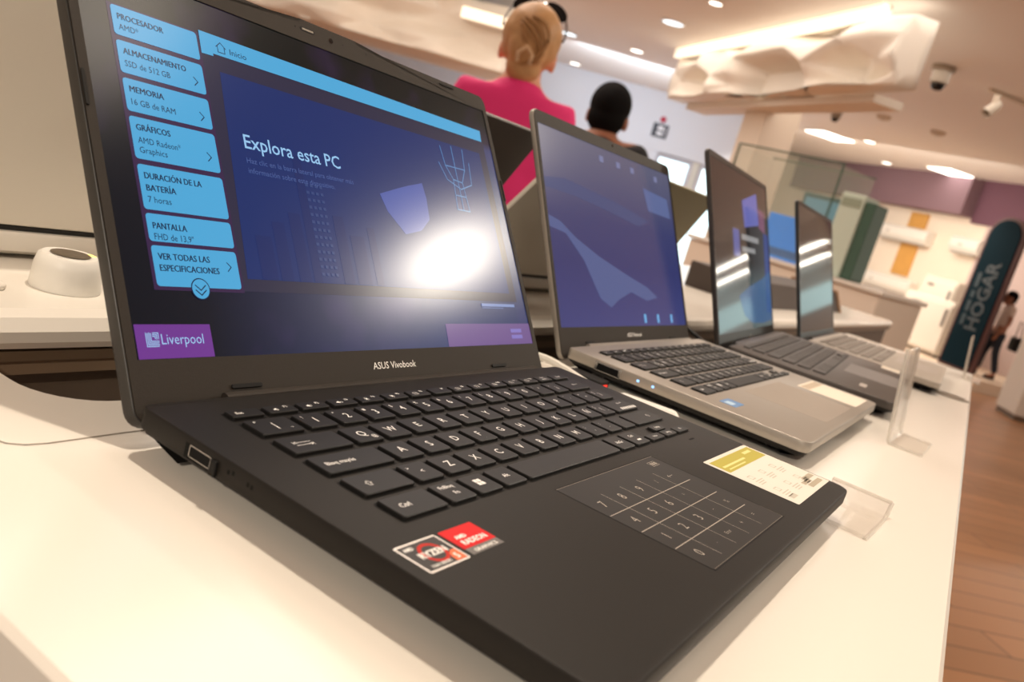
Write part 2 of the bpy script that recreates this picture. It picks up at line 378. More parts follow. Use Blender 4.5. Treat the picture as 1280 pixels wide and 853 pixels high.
def base_mesh(x0, x1, yf, yb, T, rf=9, rb=5):
    o = rrect(x0, x1, yf, yb, [rf, rf, rb, rb])
    L = [(T, 0.9), (T - 0.25, 0.35), (T - 0.9, 0.0), (T - 7.6, 0.0), (T - 8.6, 0.5)]
    B = [(T - 8.7, 0.9), (T - 10.5, 2.2), (T - 13.5, 8.0), (T - 15.5, 15.0), (2.2, 20.0)]
    rg = lambda Q: [[(x, y, z) for x, y in (inset(o, d) if d else o)] for z, d in Q]
    return MB().loft(rg(L)), MB().loft(rg(B))
def laptop(name, label, origin, yaw, W, H, lean, zh, x0, x1, yf, cd, T=19.0, sxk=1.0, keys=True, legends=True, lid_t=6.0, notch=False, bez=(4.6, 11.5, 18.0), key_off=(0, 0)):
    """frame: origin under the display's lower-left corner, x to the user's right, y away, z from the table; deck top at T"""
    root = thing(name, label, 'laptop', W3(origin[0], origin[1], TZ + 0.0003), yaw, None)
    P = {}
    yb = -15.0
    b_, c_ = base_mesh(x0, x1, yf, yb, T)
    P['base'] = b_.build('base', cd['deck'], root, smooth=True)
    c_.build('bottom_cover', M_BOTTOM, root, smooth=True)
    # keyboard
    kx = lambda x: (x - 158.7) * sxk + (x0 + x1) / 2 + key_off[0]
    wl = MB(); z = T
    for (a, b, c, d, lg) in key_rows():
        wl.prism(rrect(kx(a) - 0.75, kx(b) + 0.75, c - 0.75 + key_off[1], d + 0.75 + key_off[1], 1.3, 2), T - 0.1, T + 0.06)
    if keys: wl.build('key_shadow_rims', M_WELL, root)  # flat black rims paint the shadow gap round each key
    if keys:
        for (a, b, c, d, lg) in key_rows():
            A, B = kx(a), kx(b); c += key_off[1]; d += key_off[1]
            bot = rrect(A, B, c, d, 1.2, 3); topo = rrect(A + 0.45, B - 0.45, c + 0.45, d - 0.35, 1.1, 3)
            mid = rrect(A + 0.12, B - 0.12, c + 0.12, d - 0.12, 1.2, 3)
            k = MB().loft([[(x, y, T + 0.08) for x, y in bot], [(x, y, T + 1.35) for x, y in mid], [(x, y, T + 1.65) for x, y in topo]]).build('key', cd['key'], root)
            if legends and lg:
                g = MB()
                for (s, dx, dy, h) in lg:
                    cx, cy = (A + B) / 2 + dx, (c + d) / 2 + dy
                    if s[0] == '#' and len(s) > 1: put_symbol(g, s, cx, cy, h, T + 1.70, 0)
                    else: g.text(s, cx, cy, h, None, T + 1.70, 0.004 if h > 3 else 0.012, 'c')
                if g.v: g.build('legend', M_LEGEND, k)
    # lid: s along the width, t up the screen, n out towards the user
    sa, ca = math.sin(lean), math.cos(lean); O = Vector((0, 0, T + zh))
    U = Vector((0, sa, ca)); N = Vector((0, -ca, sa))
    def LF(s, t, n): return tuple(O + Vector((1, 0, 0)) * s + U * t + N * n)
    bl, bt, bc = bez
    s0, s1, t0, t1 = -bl, W + bl, -min(26.0, (T + zh - 3.5) / ca), H + bt + 0.0
    r_ = 7.0
    shell = rrect(s0 - 0.3, s1 + 0.3, t0 - 0.3, t1 + 0.3, r_, 5)
    if notch:
        k = [i for i, p in enumerate(shell) if abs(p[1] - (t1 + 0.3)) < 1e-6]
        i = k[0]           # first top-right arc end
        a = W / 2 - 22.5 - 0; b = W / 2 + 22.5
        ins = [(b + 1.6, t1 + 0.3), (b, t1 + 2.8), (a, t1 + 2.8), (a - 1.6, t1 + 0.3)]
        shell = shell[:k[0] + 1] + ins + shell[k[0] + 1:]
    ls = MB(LF); ls.loft([[(x, y, -lid_t) for x, y in inset(shell, 2.2)], [(x, y, -lid_t + 1.2) for x, y in inset(shell, 0.4)], [(x, y, -lid_t + 2.2) for x, y in shell], [(x, y, -1.0) for x, y in shell], [(x, y, -0.7) for x, y in inset(shell, 0.3)]])
    P['lid'] = ls.build('lid', cd['lid'], root, smooth=True)
    # bezel ring with an opening for the display (display sits 0.5 mm below the rim)
    bo = inset(shell, 0.6); hole = [(0, 0), (W, 0), (W, H), (0, H)]
    bz = MB(LF)
    bzn = len(bo)
    bm_pts = [(x, y, 0.0) for x, y in bo] + [(x, y, 0.0) for x, y in hole]
    # connect ring: each outer vertex goes to the nearest inner corner
    def corner(p): return min(range(4), key=lambda q: (p[0] - hole[q][0]) ** 2 + (p[1] - hole[q][1]) ** 2)
    fs = []
    cs = [corner(p) for p in bo]
    for i in range(bzn):
        j = (i + 1) % bzn
        if cs[i] == cs[j]: fs.append((i, j, bzn + cs[i]))
        else: fs.append((i, j, bzn + cs[j], bzn + cs[i]))
    bz.add(bm_pts, fs)
    m = len(bo)
    bz.add([(x, y, 0.0) for x, y in bo] + [(x, y, -0.8) for x, y in bo], [(i, (i + 1) % m, m + (i + 1) % m, m + i) for i in range(m)])
    bz.add([(x, y, 0.0) for x, y in hole] + [(x, y, -0.7) for x, y in hole], [(i, (i + 1) % 4, 4 + (i + 1) % 4, 4 + i) for i in range(4)])
    P['bezel'] = bz.build('bezel', cd['bezel'], root)
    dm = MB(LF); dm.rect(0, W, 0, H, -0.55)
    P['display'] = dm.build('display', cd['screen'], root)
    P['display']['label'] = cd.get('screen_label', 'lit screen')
    # hinge barrel
    hb = MB(); prof = [(-15.2, T - 0.6), (-13.6, T + 0.2), (-11.6, T + 0.3), (-10.4, T - 0.8), (-10.4, T - 3), (-15.0, T - 5)]
    hx0, hx1 = W * 0.115, W * 0.965
    hb.loft([[(x, y - 0.6 * 0, zz) for y, zz in prof] for x in (hx0, hx1)]).build('hinge_cover', cd['bezel'] if cd.get('dark_hinge', True) else cd['deck'], root)
    for (fx, fy) in ((x0 + 40, yb - 30), (x1 - 40, yb - 30), (x0 + 40, yf + 30), (x1 - 40, yf + 30)):
        MB().prism(rrect(fx - 14, fx + 14, fy - 4, fy + 4, 3.5, 4), 0.0, 2.4).build('rubber_foot', M_RUBBER, root)
    # bumpers and camera in the bezel
    for (a, b, c, d) in ((W * 0.137, W * 0.192, -14.6, -12.6), (W * 0.808, W * 0.863, -14.6, -12.6)):
        MB(LF).prism(rrect(a, b, c, d, 0.9, 3), 0.02, 1.0, 0.2).build('bumper', M_RUBBER, root)
    tm = H + bt / 2 + 1.5
    MB(LF).lathe([(0, 0.02), (1.5, 0.02), (1.5, 0.25), (0, 0.25)], 16, (W / 2, tm, 0)).build('webcam', M_LENS, root)
    return root, P, LF

def LFbox(LF): return MB(LF)

# --- laptop nearest the camera
def screen_main():
    m = bpy.data.materials.new('screen_wallpaper_navy'); m.use_nodes = True
    nt = m.node_tree; b = nt.nodes['Principled BSDF']
    b.inputs['Base Color'].default_value = rgb(4, 4, 5); b.inputs['Specular IOR Level'].default_value = 0.22; b.inputs['Roughness'].default_value = 0.2
    tc = nt.nodes.new('ShaderNodeTexCoord'); sp = nt.nodes.new('ShaderNodeSeparateXYZ')
    nt.links.new(tc.outputs['Object'], sp.inputs[0])
    mr = nt.nodes.new('ShaderNodeMapRange'); mr.inputs['From Min'].default_value = 0.0; mr.inputs['From Max'].default_value = 0.31
    nt.links.new(sp.outputs['X'], mr.inputs['Value'])
    cr = nt.nodes.new('ShaderNodeValToRGB'); nt.links.new(mr.outputs[0], cr.inputs[0])
    e = cr.color_ramp.elements
    e[0].position = 0.0; e[0].color = rgb(12, 17, 26); e[1].position = 1.0; e[1].color = rgb(34, 50, 96)
    for p_, c_ in ((0.12, (16, 20, 32)), (0.4, (30, 40, 80)), (0.7, (36, 54, 104))):
        q = e.new(p_); q.color = rgb(*c_)
    # the letterbox above the pages is nearly black
    mz = nt.nodes.new('ShaderNodeMapRange'); mz.inputs['From Min'].default_value = 0.155; mz.inputs['From Max'].default_value = 0.150
    nt.links.new(sp.outputs['Z'], mz.inputs['Value'])
    mx = nt.nodes.new('ShaderNodeMix'); mx.data_type = 'RGBA'; mx.inputs['A'].default_value = rgb(10, 16, 17)
    nt.links.new(mz.outputs[0], mx.inputs['Factor']); nt.links.new(cr.outputs[0], mx.inputs['B'])
    # violet sparkles of the wallpaper
    nz = nt.nodes.new('ShaderNodeTexNoise'); nz.inputs['Scale'].default_value = 28; nt.links.new(tc.outputs['Object'], nz.inputs['Vector'])
    c2 = nt.nodes.new('ShaderNodeValToRGB'); nt.links.new(nz.outputs['Fac'], c2.inputs[0])
    c2.color_ramp.elements[0].position = 0.52; c2.color_ramp.elements[0].color = (0, 0, 0, 1)
    c2.color_ramp.elements[1].position = 0.72; c2.color_ramp.elements[1].color = rgb(30, 14, 42)
    ad = nt.nodes.new('ShaderNodeMix'); ad.data_type = 'RGBA'; ad.blend_type = 'ADD'; ad.inputs['Factor'].default_value = 1
    nt.links.new(mx.outputs['Result'], ad.inputs['A']); nt.links.new(c2.outputs[0], ad.inputs['B'])
    nt.links.new(ad.outputs['Result'], b.inputs['Emission Color']); b.inputs['Emission Strength'].default_value = 1.0
    return m
LEAN = 0.57636
cd1 = dict(deck=M_BLACK, key=M_KEY, lid=M_LIDBACK, bezel=M_BEZEL, screen=screen_main(), screen_label='dark blue screen of a shop demo page')
r1, P1, LF1 = laptop('laptop', 'black laptop nearest the camera, its screen listing specifications in blue boxes', (0, 0), 0.0, 309.5, 174.1, LEAN, 12.16, -6.5, 325.0, -224.5, cd1, notch=True, lid_t=9.0)
D1 = P1['display']
def scr(name, m, fn, lvl=1, parent=None):
    mb = MB(LF1); fn(mb, -0.55 + 0.07 * lvl); return mb.build(name, m, parent or D1)
G_TILE = glow('tile_blue', (78, 166, 214)); G_INK = glow('ink_navy', (24, 34, 66)); G_SIDE = glow('side_purple', (58, 38, 72))
G_PIC = glow('picture_navy', (26, 46, 102)); G_PIC2 = glow('tower_blue', (26, 42, 96)); G_PIC3 = glow('tower_pale', (50, 68, 118))
G_WORD = glow('title_pale', (150, 196, 236)); G_SUB = glow('subtitle', (78, 96, 150)); G_VIOL = glow('violet', (112, 58, 142)); G_VIOL2 = glow('violet_pale', (112, 86, 140))
G_LOGO = glow('logo_pale', (160, 200, 240)); G_BLOB = glow('blob', (66, 84, 160)); G_LINE = glow('line', (86, 136, 190)); G_BAR = glow('bar_dark', (46, 44, 66))
def tile_fn(s0, s1, t0, t1): return lambda mb, n: mb.quad(*[(x, y, n) for x, y in rrect(s0, s1, t0, t1, 1.5, 3)])
scr('side_panel', G_SIDE, lambda mb, n: mb.rect(13.2, 59.9, 29.2, 157, n), 1)
scr('picture_frame', G_BAR, lambda mb, n: mb.quad((59.9, 30, n), (300, 30, n), (300, 150, n), (59.9, 150, n)), 1)
scr('picture', G_PIC, lambda mb, n: mb.quad((63, 36, n), (292, 36, n), (292, 138.5, n), (68.9, 139.5, n)), 2)
def towers(mb, n):
    for (a, b, h) in ((72, 82, 58), (84, 92, 66), (96, 104, 72), (106, 112, 104), (128, 136, 74), (139, 150, 64), (154, 160, 70)): mb.rect(a, b, 36.2, h, n)
def towers2(mb, n):
    for (a, b, h) in ((112, 126, 92), (150, 153, 80), (92, 95, 60)):
        for k in range(int((h - 40) / 4)):
            for q in range(int((b - a) / 3.4)): mb.rect(a + q * 3.4, a + q * 3.4 + 2, 40 + 4 * k, 41.6 + 4 * k, n)
scr('city_skyline', G_PIC2, towers, 3); scr('city_windows', G_PIC3, towers2, 4)
scr('device_picture', G_BLOB, lambda mb, n: mb.quad((171.8, 92.2, n), (176, 82, n), (188.8, 69.2, n), (205, 73, n), (215.7, 81.1, n), (217, 95, n), (215.5, 105, n), (200, 101, n), (190, 98, n)), 3)
def lattice(mb, n):
    for pts in ([(239, 123), (245, 112), (259, 107), (273, 112), (275, 128)], [(244, 135), (246, 122), (252, 113), (262, 112), (268, 122), (270, 137)], [(246, 122), (268, 122)], [(252, 113), (250, 92), (264, 92), (262, 112)], [(251, 102), (263, 102)], [(257, 137), (257, 92)]): mb.stroke(pts, 0.7, n)
scr('lattice_drawing', G_LINE, lattice, 4)
scr('header_bar', G_TILE, lambda mb, n: mb.quad((59.9, 146.7, n), (66.7, 146.9, n), (66.7, 148.2, n), (298.3, 148.2, n), (299.2, 156.6, n), (60.2, 158.4, n)), 3)
def home(mb, n):
    mb.stroke([(69.2, 152.6), (72, 155.2), (74.8, 152.6)], 0.4, n); mb.stroke([(70, 153), (70, 149.9), (74, 149.9), (74, 153)], 0.4, n)
    mb.text('Inicio', 77.2, 150.4, 3.0, 10.2, n, 0.0)
scr('home_caption', G_INK, home, 5)
tiles = [(142.3, 156.2, [('PROCESADOR', 149.9, 22.4), ('AMD*', 145.0, 9.4)], False), (124.9, 139.9, [('ALMACENAMIENTO', 133.9, 31.4), ('SSD de 512 GB', 128.2, 22.2)], True),
         (107.6, 122.6, [('MEMORIA', 116.6, 16.6), ('16 GB de RAM', 110.8, 21.6)], True), (86.4, 105.4, [('GRÁFICOS', 99.4, 16.6), ('AMD Radeon*', 93.6, 21.0), ('Graphics', 89.2, 13.4)], True),
         (64.1, 84.0, [('DURACIÓN DE LA', 77.8, 28.6), ('BATERÍA', 72.4, 14.4), ('7 horas', 67.3, 11.2)], True if False else False), (50.2, 62.4, [('PANTALLA', 55.8, 16.6), ('FHD de 13,9"', 51.0, 19.4)], False),
         (30.8, 48.4, [('VER TODAS LAS', 42.4, 25.8), ('ESPECIFICACIONES', 37.4, 30.0)], True)]
for (ta, tb_, rows_, chev) in tiles:
    t_ = scr('spec_tile', G_TILE, tile_fn(14.8, 58.4, ta, tb_), 3)
    def ink(mb, n, rows_=rows_, chev=chev, ta=ta, tb_=tb_):
        for s, y, w in rows_:
            mb.text(s, 17.3, y, 2.75, w, n)
            if s.upper() == s and not s.startswith('AMD'): mb.text(s, 17.52, y, 2.75, w, n + 0.01)
        if chev:
            cy = ta + (5.4 if len(rows_) < 3 else 7.0) + (4.8 if 'VER' in rows_[0][0] else 0); mb.stroke([(52.4, cy + 2), (54.4, cy), (52.4, cy - 2)], 0.45, n)
    scr('tile_text', G_INK, ink, 5)
def ring(mb, n, r=4.7): mb.quad(*[(35.9 + r * math.cos(2 * PI * i / 28), 30.2 + r * math.sin(2 * PI * i / 28), n) for i in range(28)])
scr('scroll_button_rim', G_INK, lambda mb, n: ring(mb, n, 4.9), 4)
scr('scroll_button', G_TILE, lambda mb, n: ring(mb, n, 4.4), 5)
scr('scroll_arrows', G_INK, lambda mb, n: (mb.stroke([(33.3, 31.8), (35.9, 29.6), (38.5, 31.8)], 0.5, n), mb.stroke([(33.3, 29.6), (35.9, 27.4), (38.5, 29.6)], 0.5, n)), 6)
scr('page_title', G_WORD, lambda mb, n: mb.text('Explora esta PC', 75.8, 102.2, 7.0, 66.4, n, 0.008), 5)
scr('page_subtitle', G_SUB, lambda mb, n: (mb.text('Haz clic en la barra lateral para obtener más', 75.4, 94.6, 2.7, 75.0, n), mb.text('información sobre este dispositivo.', 75.4, 89.4, 2.7, 59.0, n)), 5)
scr('shop_badge', G_VIOL, lambda mb, n: mb.rect(1.0, 37.3, 0.2, 14.5, n), 2)
def logo(mb, n):
    x, y, w = 5.6, 5.3, 5.6
    for k in range(4):
        d = k * 0.72
        mb.stroke([(x + d, y + w), (x + d, y + d), (x + w - 0.2, y + d)] if k % 2 == 0 else [(x + d, y + w - 0.2), (x + d, y + d), (x + w, y + d)], 0.36, n)
        mb.stroke([(x + w, y + 0.72 * k + 3.2), (x + w - 0.0, y + w), (x + 3.2 + d * 0.4, y + w)], 0.36, n)
    mb.stroke([(x + 3.0, y + w - 0.7), (x + 4.8, y + w - 0.7), (x + 4.8, y + 3.0)], 0.36, n); mb.stroke([(x + 3.0, y + w - 1.4), (x + 4.1, y + w - 1.4), (x + 4.1, y + 3.2)], 0.36, n)
    mb.text('Liverpool', 12.4, 6.1, 4.3, 20.4, n, -0.004)
scr('shop_logo', G_LOGO, logo, 4)
scr('corner_badge', G_VIOL2, lambda mb, n: mb.quad((209.0, 0.2, n), (309.3, 0.2, n), (309.3, 14.5, n), (209.8, 14.5, n)), 2)
scr('corner_marks', glow('mark', (130, 118, 190)), lambda mb, n: [mb.rect(283, 297, y, y + 2.6, n) for y in (4, 8.2)], 4)
scr('footnote_line', glow('mark2', (120, 140, 190)), lambda mb, n: (mb.rect(254, 295, 26.2, 28.2, n), mb.rect(254, 280, 25.0, 25.4, n)), 4)
# lettering on the chin, shutter, microphones
MB(LF1).text('ASUS Vivobook', 136.8, -10.4, 3.7, 36.2, 0.03, 0.004).build('brand_lettering', M_LEGEND, r1)
MB(LF1).prism(rrect(131, 142, 180.7, 183.2, 1.2, 3), 0.02, 0.12).build('shutter_slot', M_RUBBER, r1)
MB(LF1).rect(132.6, 141, 181.5, 182.6, 0.16).build('shutter_slider', mat('shutter_grey', (140, 132, 120), vary=(900, 0.4)), r1)
for a in (127.5, 164.8, 185):
    MB(LF1).lathe([(0, 0.02), (0.5, 0.02), (0.5, 0.12), (0, 0.12)], 8, (a, 181.8, 0)).build('microphone_hole', M_RUBBER, r1)
for (a, b, c, d) in ((-4.2, -2.6, 105.5, 121.4), (312.2, 313.8, 105.5, 121.4), (259, 275, 181.6, 183.2)):
    MB(LF1).prism(rrect(a, b, c, d, 0.7, 3), 0.02, 0.7, 0.15).build('bumper', M_RUBBER, r1)
T1 = 19.0
# touchpad with number grid
tp = MB().prism(rrect(108.8, 214, -212, -138.6, 1.5, 3), T1 - 0.2, T1 + 0.05).build('touchpad', mat('touchpad_black', (30, 27, 24), rough=0.46, spec=0.2), r1)
gv = MB()
gv.stroke([(108.6, -138.5), (214.2, -138.5), (214.2, -212.2), (108.6, -212.2)], 0.5, T1 + 0.09, True); gv.build('groove', M_WELL, tp)
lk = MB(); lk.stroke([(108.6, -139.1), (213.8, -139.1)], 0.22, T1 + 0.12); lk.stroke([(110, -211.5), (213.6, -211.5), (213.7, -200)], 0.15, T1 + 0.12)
lk.build('painted_glint', mat('painted_glint_grey', (140, 130, 116)), tp)  # pale strips paint the glint along the touchpad's edge
nl = MB(); zt = T1 + 0.12
for x in (128.3, 148.0, 167.2, 187.4): nl.stroke([(x, -151.4), (x, -208)], 0.28, zt)
for y in (-165.2, -179.8, -194.7): nl.stroke([(110, y), (204.5, y)], 0.42, zt)
gridc = [('7', 118.4, -157.3), ('8', 137.9, -157.3), ('9', 157.7, -157.3), ('/', 178, -157.4), ('4', 119, -172.4), ('5', 138.2, -172.4), ('6', 157.6, -172.4), ('*', 178, -172.4), ('1', 118.6, -187.2), ('2', 138.1, -187.2), ('3', 157.4, -187.2), ('-', 176.6, -187.2), ('%', 197.2, -187.4), ('0', 118.4, -201.8), ('.', 138, -201.8), ('Enter', 156.8, -201.6), ('+', 176.8, -201.6), ('=', 196.2, -201.4)]
for s, x, y in gridc: nl.text(s, x, y, 4.8 if s.isdigit() else (2.0 if s == 'Enter' else 2.8), None if s != 'Enter' else 6, zt, -0.006, 'c')
nl.stroke([(193.5, -157.4), (199, -157.4)], 0.3, zt); nl.stroke([(195, -156.4), (193.5, -157.4), (195, -158.4)], 0.3, zt)
nl.stroke([(199, -143), (207, -143), (207, -147), (199, -147)], 0.25, zt, True)
for k in range(3): nl.rect(200.2 + k * 2.3, 201.6 + k * 2.3, -146.2, -143.8, zt)
nl.build('number_grid', mat('grid_print', (168, 160, 148)), tp)
# stickers
s1 = MB().prism(rrect(0, 21.4, -156.0, -139.6, 0.8, 3), T1 + 0.02, T1 + 0.16).build('processor_sticker', mat('sticker_steel', (196, 190, 182), rough=0.25, metal=0.8), r1)
s1['label'] = 'silver-edged processor sticker with a red ring'
zs = T1 + 0.19
MB().rect(0.8, 20.6, -155.2, -140.4, zs).build('sticker_face', mat('sticker_face', (44, 40, 37), rough=0.4, spec=0.25), s1)
rg = MB(); R0, R1 = 4.2, 5.6
for i in range(28):
    a, b = 2 * PI * i / 28, 2 * PI * (i + 1) / 28; cx, cy = 11.6, -147.6
    rg.quad((cx + R0 * math.cos(a), cy + R0 * math.sin(a), zs + .03), (cx + R1 * math.cos(a), cy + R1 * math.sin(a), zs + .03), (cx + R1 * math.cos(b), cy + R1 * math.sin(b), zs + .03), (cx + R0 * math.cos(b), cy + R0 * math.sin(b), zs + .03))
rg.build('sticker_ring', mat('sticker_red', (186, 40, 26), spec=0.15), s1)
MB().quad(*[(x, y, zs + .03) for x, y in [(15.2, -155), (20.5, -155), (20.5, -149.4), (18.4, -149.2), (16.2, -150.6), (15.2, -152.6)]]).build('sticker_corner', mat('sticker_orange', (232, 104, 50)), s1)
tx = MB(); tx.text('AMD', 2.0, -143.4, 1.6, 4.6, zs + .06, 0.04); tx.text('RYZEN', 4.6, -149.0, 2.9, 13.4, zs + .06, 0.03); tx.text('5', 16.8, -154.0, 2.6, None, zs + .06, 0.03); tx.text('7000 SERIES', 3.4, -154.2, 1.2, 10.0, zs + .06, 0.02)
tx.build('sticker_lettering', mat('print_white', (240, 238, 232)), s1)
s2 = MB().prism(rrect(23.6, 42.8, -151.6, -139.6, 0.5, 3), T1 + 0.02, T1 + 0.14).build('graphics_sticker', mat('sticker_bright_red', (206, 26, 28), rough=0.5, spec=0.15), r1)
s2['label'] = 'red graphics sticker'
MB().rect(23.8, 42.6, -155.4, -151.7, T1 + 0.1).build('sticker_foot', mat('sticker_grey', (88, 82, 76), rough=0.3), s2)
tx = MB(); tx.text('AMD', 26.6, -146.0, 1.8, 6.2, zs, 0.04); tx.text('RADEON', 26.6, -149.8, 2.5, 13.6, zs, 0.03); tx.text('GRAPHICS', 26.6, -154.6, 1.6, 13.4, zs, 0.02)
tx.build('sticker_lettering', mat('print_white', (240, 238, 232)), s2)
# white information label at the palm rest's corner
lb = MB().prism(rrect(245.2, 322.6, -212.4, -157.8, 1.0, 3), T1 + 0.02, T1 + 0.14).build('information_label', M_PAPER, r1)
lb['label'] = 'white information label with a yellow band'
MB().rect(248, 320.4, -173.2, -160.4, zs).build('label_band', mat('label_yellow', (176, 164, 50)), lb)
tx = MB()
for (a, b, c, w) in ((252, -168.6, 1.6, 40), (254, -171.4, 1.0, 30), (300, -165.5, 2.4, 14)): tx.rect(a, a + w, b, b + c, zs + .05)
tx.build('band_print', mat('label_print_pale', (228, 216, 140)), lb)
tx = MB()
for i in range(3):
    for j in range(2):
        cx, cy = 254 + i * 22, -181 - j * 15
        tx.stroke([(cx, cy), (cx + 5, cy), (cx + 5, cy - 3.4), (cx, cy - 3.4)], 0.6, zs, True)
        for k in range(3): tx.rect(cx - 2, cx + 11 - 2 * k, cy - 6 - 1.7 * k, cy - 5.3 - 1.7 * k, zs)
tx.rect(252, 262, -208, -205, zs)
tx.build('label_print', mat('label_print_grey', (190, 182, 166)), lb)
tx = MB(); tx.rect(292, 318, -209.5, -206.2, zs); tx.rect(300, 320, -203.6, -200.2, zs); tx.rect(290, 306, -205.6, -202.6, zs)
tx.build('label_grey_bars', mat('label_bar_grey', (172, 160, 138)), lb)  # plain grey bars near the label's front right corner
MB().rect(280, 288, -137.2, -135.6, T1 + 0.05).build('deck_print', M_WELL, r1)
# left side: socket with its frame and a tether latch
XL = -6.5
MB().box(XL - 0.05, XL + 0.6, -60.0, -44.6, T1 - 8.4, T1 - 2.4).build('usb_recess', M_WELL, r1, bevel=0.3)
pf = MB(); 
for (a, b, c, d) in ((-59.4, -47.6, -3.0, -2.6), (-59.4, -47.6, -7.2, -6.9), (-47.9, -47.5, -7.2, -2.6), (-59.5, -59.2, -7.2, -2.6)): pf.box(XL - 0.25, XL + 0.1, a, b, T1 + c, T1 + d)
pf.build('usb_port', M_METAL, r1)
MB().box(XL - 1.3, XL + 0.3, -63.6, -60.2, T1 - 8.6, T1 - 2.6).build('tether_latch', M_RUBBER, r1, bevel=0.5)
ic = MB()
for (y, z_) in ((-69, -3.8), (-71.5, -3.2), (-79.5, -3.9), (-81.5, -4.1)): ic.box(XL - 0.06, XL + 0.2, y - 0.7, y + 0.5, T1 + z_ - 0.9, T1 + z_ + 0.7)
ic.build('port_icons', M_WELL, r1)

# --- second laptop: silver
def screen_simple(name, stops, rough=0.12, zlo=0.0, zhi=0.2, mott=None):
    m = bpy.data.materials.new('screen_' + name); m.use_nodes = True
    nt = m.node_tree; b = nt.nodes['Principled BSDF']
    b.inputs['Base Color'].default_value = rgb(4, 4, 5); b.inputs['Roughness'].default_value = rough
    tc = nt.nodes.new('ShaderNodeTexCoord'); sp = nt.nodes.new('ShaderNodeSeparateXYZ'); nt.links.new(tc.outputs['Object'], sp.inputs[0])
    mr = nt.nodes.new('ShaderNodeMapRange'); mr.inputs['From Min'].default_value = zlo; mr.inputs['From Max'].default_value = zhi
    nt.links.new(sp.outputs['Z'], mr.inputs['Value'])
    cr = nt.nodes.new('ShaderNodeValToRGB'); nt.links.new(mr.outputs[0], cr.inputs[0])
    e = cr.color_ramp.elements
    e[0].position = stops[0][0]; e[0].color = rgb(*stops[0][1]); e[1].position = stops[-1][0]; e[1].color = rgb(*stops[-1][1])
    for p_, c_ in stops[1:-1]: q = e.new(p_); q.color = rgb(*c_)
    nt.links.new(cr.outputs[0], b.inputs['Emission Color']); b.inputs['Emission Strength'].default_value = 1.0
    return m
cd2 = dict(deck=M_SILVER, key=mat('black_keycap_far', (28, 26, 24), rough=0.5, spec=0.3), lid=M_SILVER, bezel=M_BEZEL, dark_hinge=False, screen_label='blue screen with a mountain picture',
           screen=screen_simple('blue_pale_sheen', [(0.0, (62, 66, 118)), (0.35, (52, 56, 104)), (0.6, (56, 60, 104)), (1.0, (84, 86, 112))], 0.14, 0.03, 0.18))  # paler top paints a greyish reflection over the blue picture
r2, P2, LF2 = laptop('laptop', 'silver laptop with a black keyboard, second from the camera', (412.4, 34.6), math.radians(0.75), 309.5, 174.1, math.radians(26.2), 11.6, -8.0, 323.0, -217.0, cd2)
D2 = P2['display']
def scr2(name, m, fn, lvl=1):
    mb = MB(LF2); fn(mb, -0.55 + 0.08 * lvl); return mb.build(name, m, D2)
scr2('near_ridge', glow('ridge_pale', (86, 96, 140), rough=0.14), lambda mb, n: mb.quad((0, 96, n), (22, 92, n), (48, 80, n), (92, 66, n), (150, 52, n), (205, 40, n), (230, 30, n), (200, 26, n), (160, 34, n), (128, 26, n), (108, 18, n), (86, 26, n), (60, 60, n), (30, 82, n), (0, 86, n)), 1)
scr2('far_ridge', glow('ridge_dim', (74, 80, 118), rough=0.14), lambda mb, n: mb.quad((0, 128, n), (40, 132, n), (90, 128, n), (140, 124, n), (190, 118, n), (230, 112, n), (200, 104, n), (130, 112, n), (60, 118, n), (0, 120, n)), 1)
scr2('info_box', glow('box_pale', (92, 104, 148), rough=0.14), lambda mb, n: mb.quad((226, 148, n), (296, 144, n), (300, 122, n), (234, 124, n)), 2)
def icons2(mb, n):
    for x in (120, 160, 196, 262): mb.rect(x, x + 9, 160, 166, n)
scr2('desktop_icons', glow('icon_pale', (120, 124, 160), rough=0.14), icons2, 3)
scr2('taskbar_icons', glow('icon_cyan', (110, 170, 220), rough=0.14), lambda mb, n: [mb.rect(x, x + 6, 3, 12, n) for x in (186, 222, 262)], 3)
MB(LF2).text('ASUS Vivobook', 136.8, -10.4, 3.7, 36.2, 0.03, 0.01).build('brand_lettering', M_LEGEND, r2)
MB().prism(rrect(98, 222, -207, -136, 1.5, 3), T1 - 0.2, T1 + 0.06).build('touchpad', M_SILVERP, r2)
st2 = MB().prism(rrect(14, 38, -154, -140, 0.8, 3), T1 + 0.02, T1 + 0.15).build('processor_sticker', mat('sticker_blue', (60, 120, 176), rough=0.3), r2)
MB().rect(17, 28, -150, -143, T1 + 0.2).build('sticker_print', mat('sticker_blue_pale', (176, 204, 226)), st2)
lb2 = MB().prism(rrect(240, 314, -208, -150, 1.0, 3), T1 + 0.02, T1 + 0.15).build('information_label', mat('label_cream', (226, 214, 196)), r2)
MB().rect(243, 311, -162, -153, T1 + 0.2).build('label_band', mat('label_band_tan', (184, 166, 142)), lb2)
X2 = -8.0
MB().box(X2 - 0.5, X2 + 0.5, -66, -42, T1 - 9, T1 - 1.8).build('usb_port', M_METAL, r2, bevel=0.5)
MB().box(X2 - 0.6, X2 + 0.4, -63.5, -44.5, T1 - 8, T1 - 2.8).build('usb_recess', M_WELL, r2)
for y in (-81, -94):
    MB().box(X2 - 0.4, X2 + 0.3, y - 1.0, y + 1.0, T1 - 5.4, T1 - 3.6).build('status_led', mat('led_blue', (20, 40, 70), emit=(150, 200, 255), es=2.0), r2, bevel=0.3)

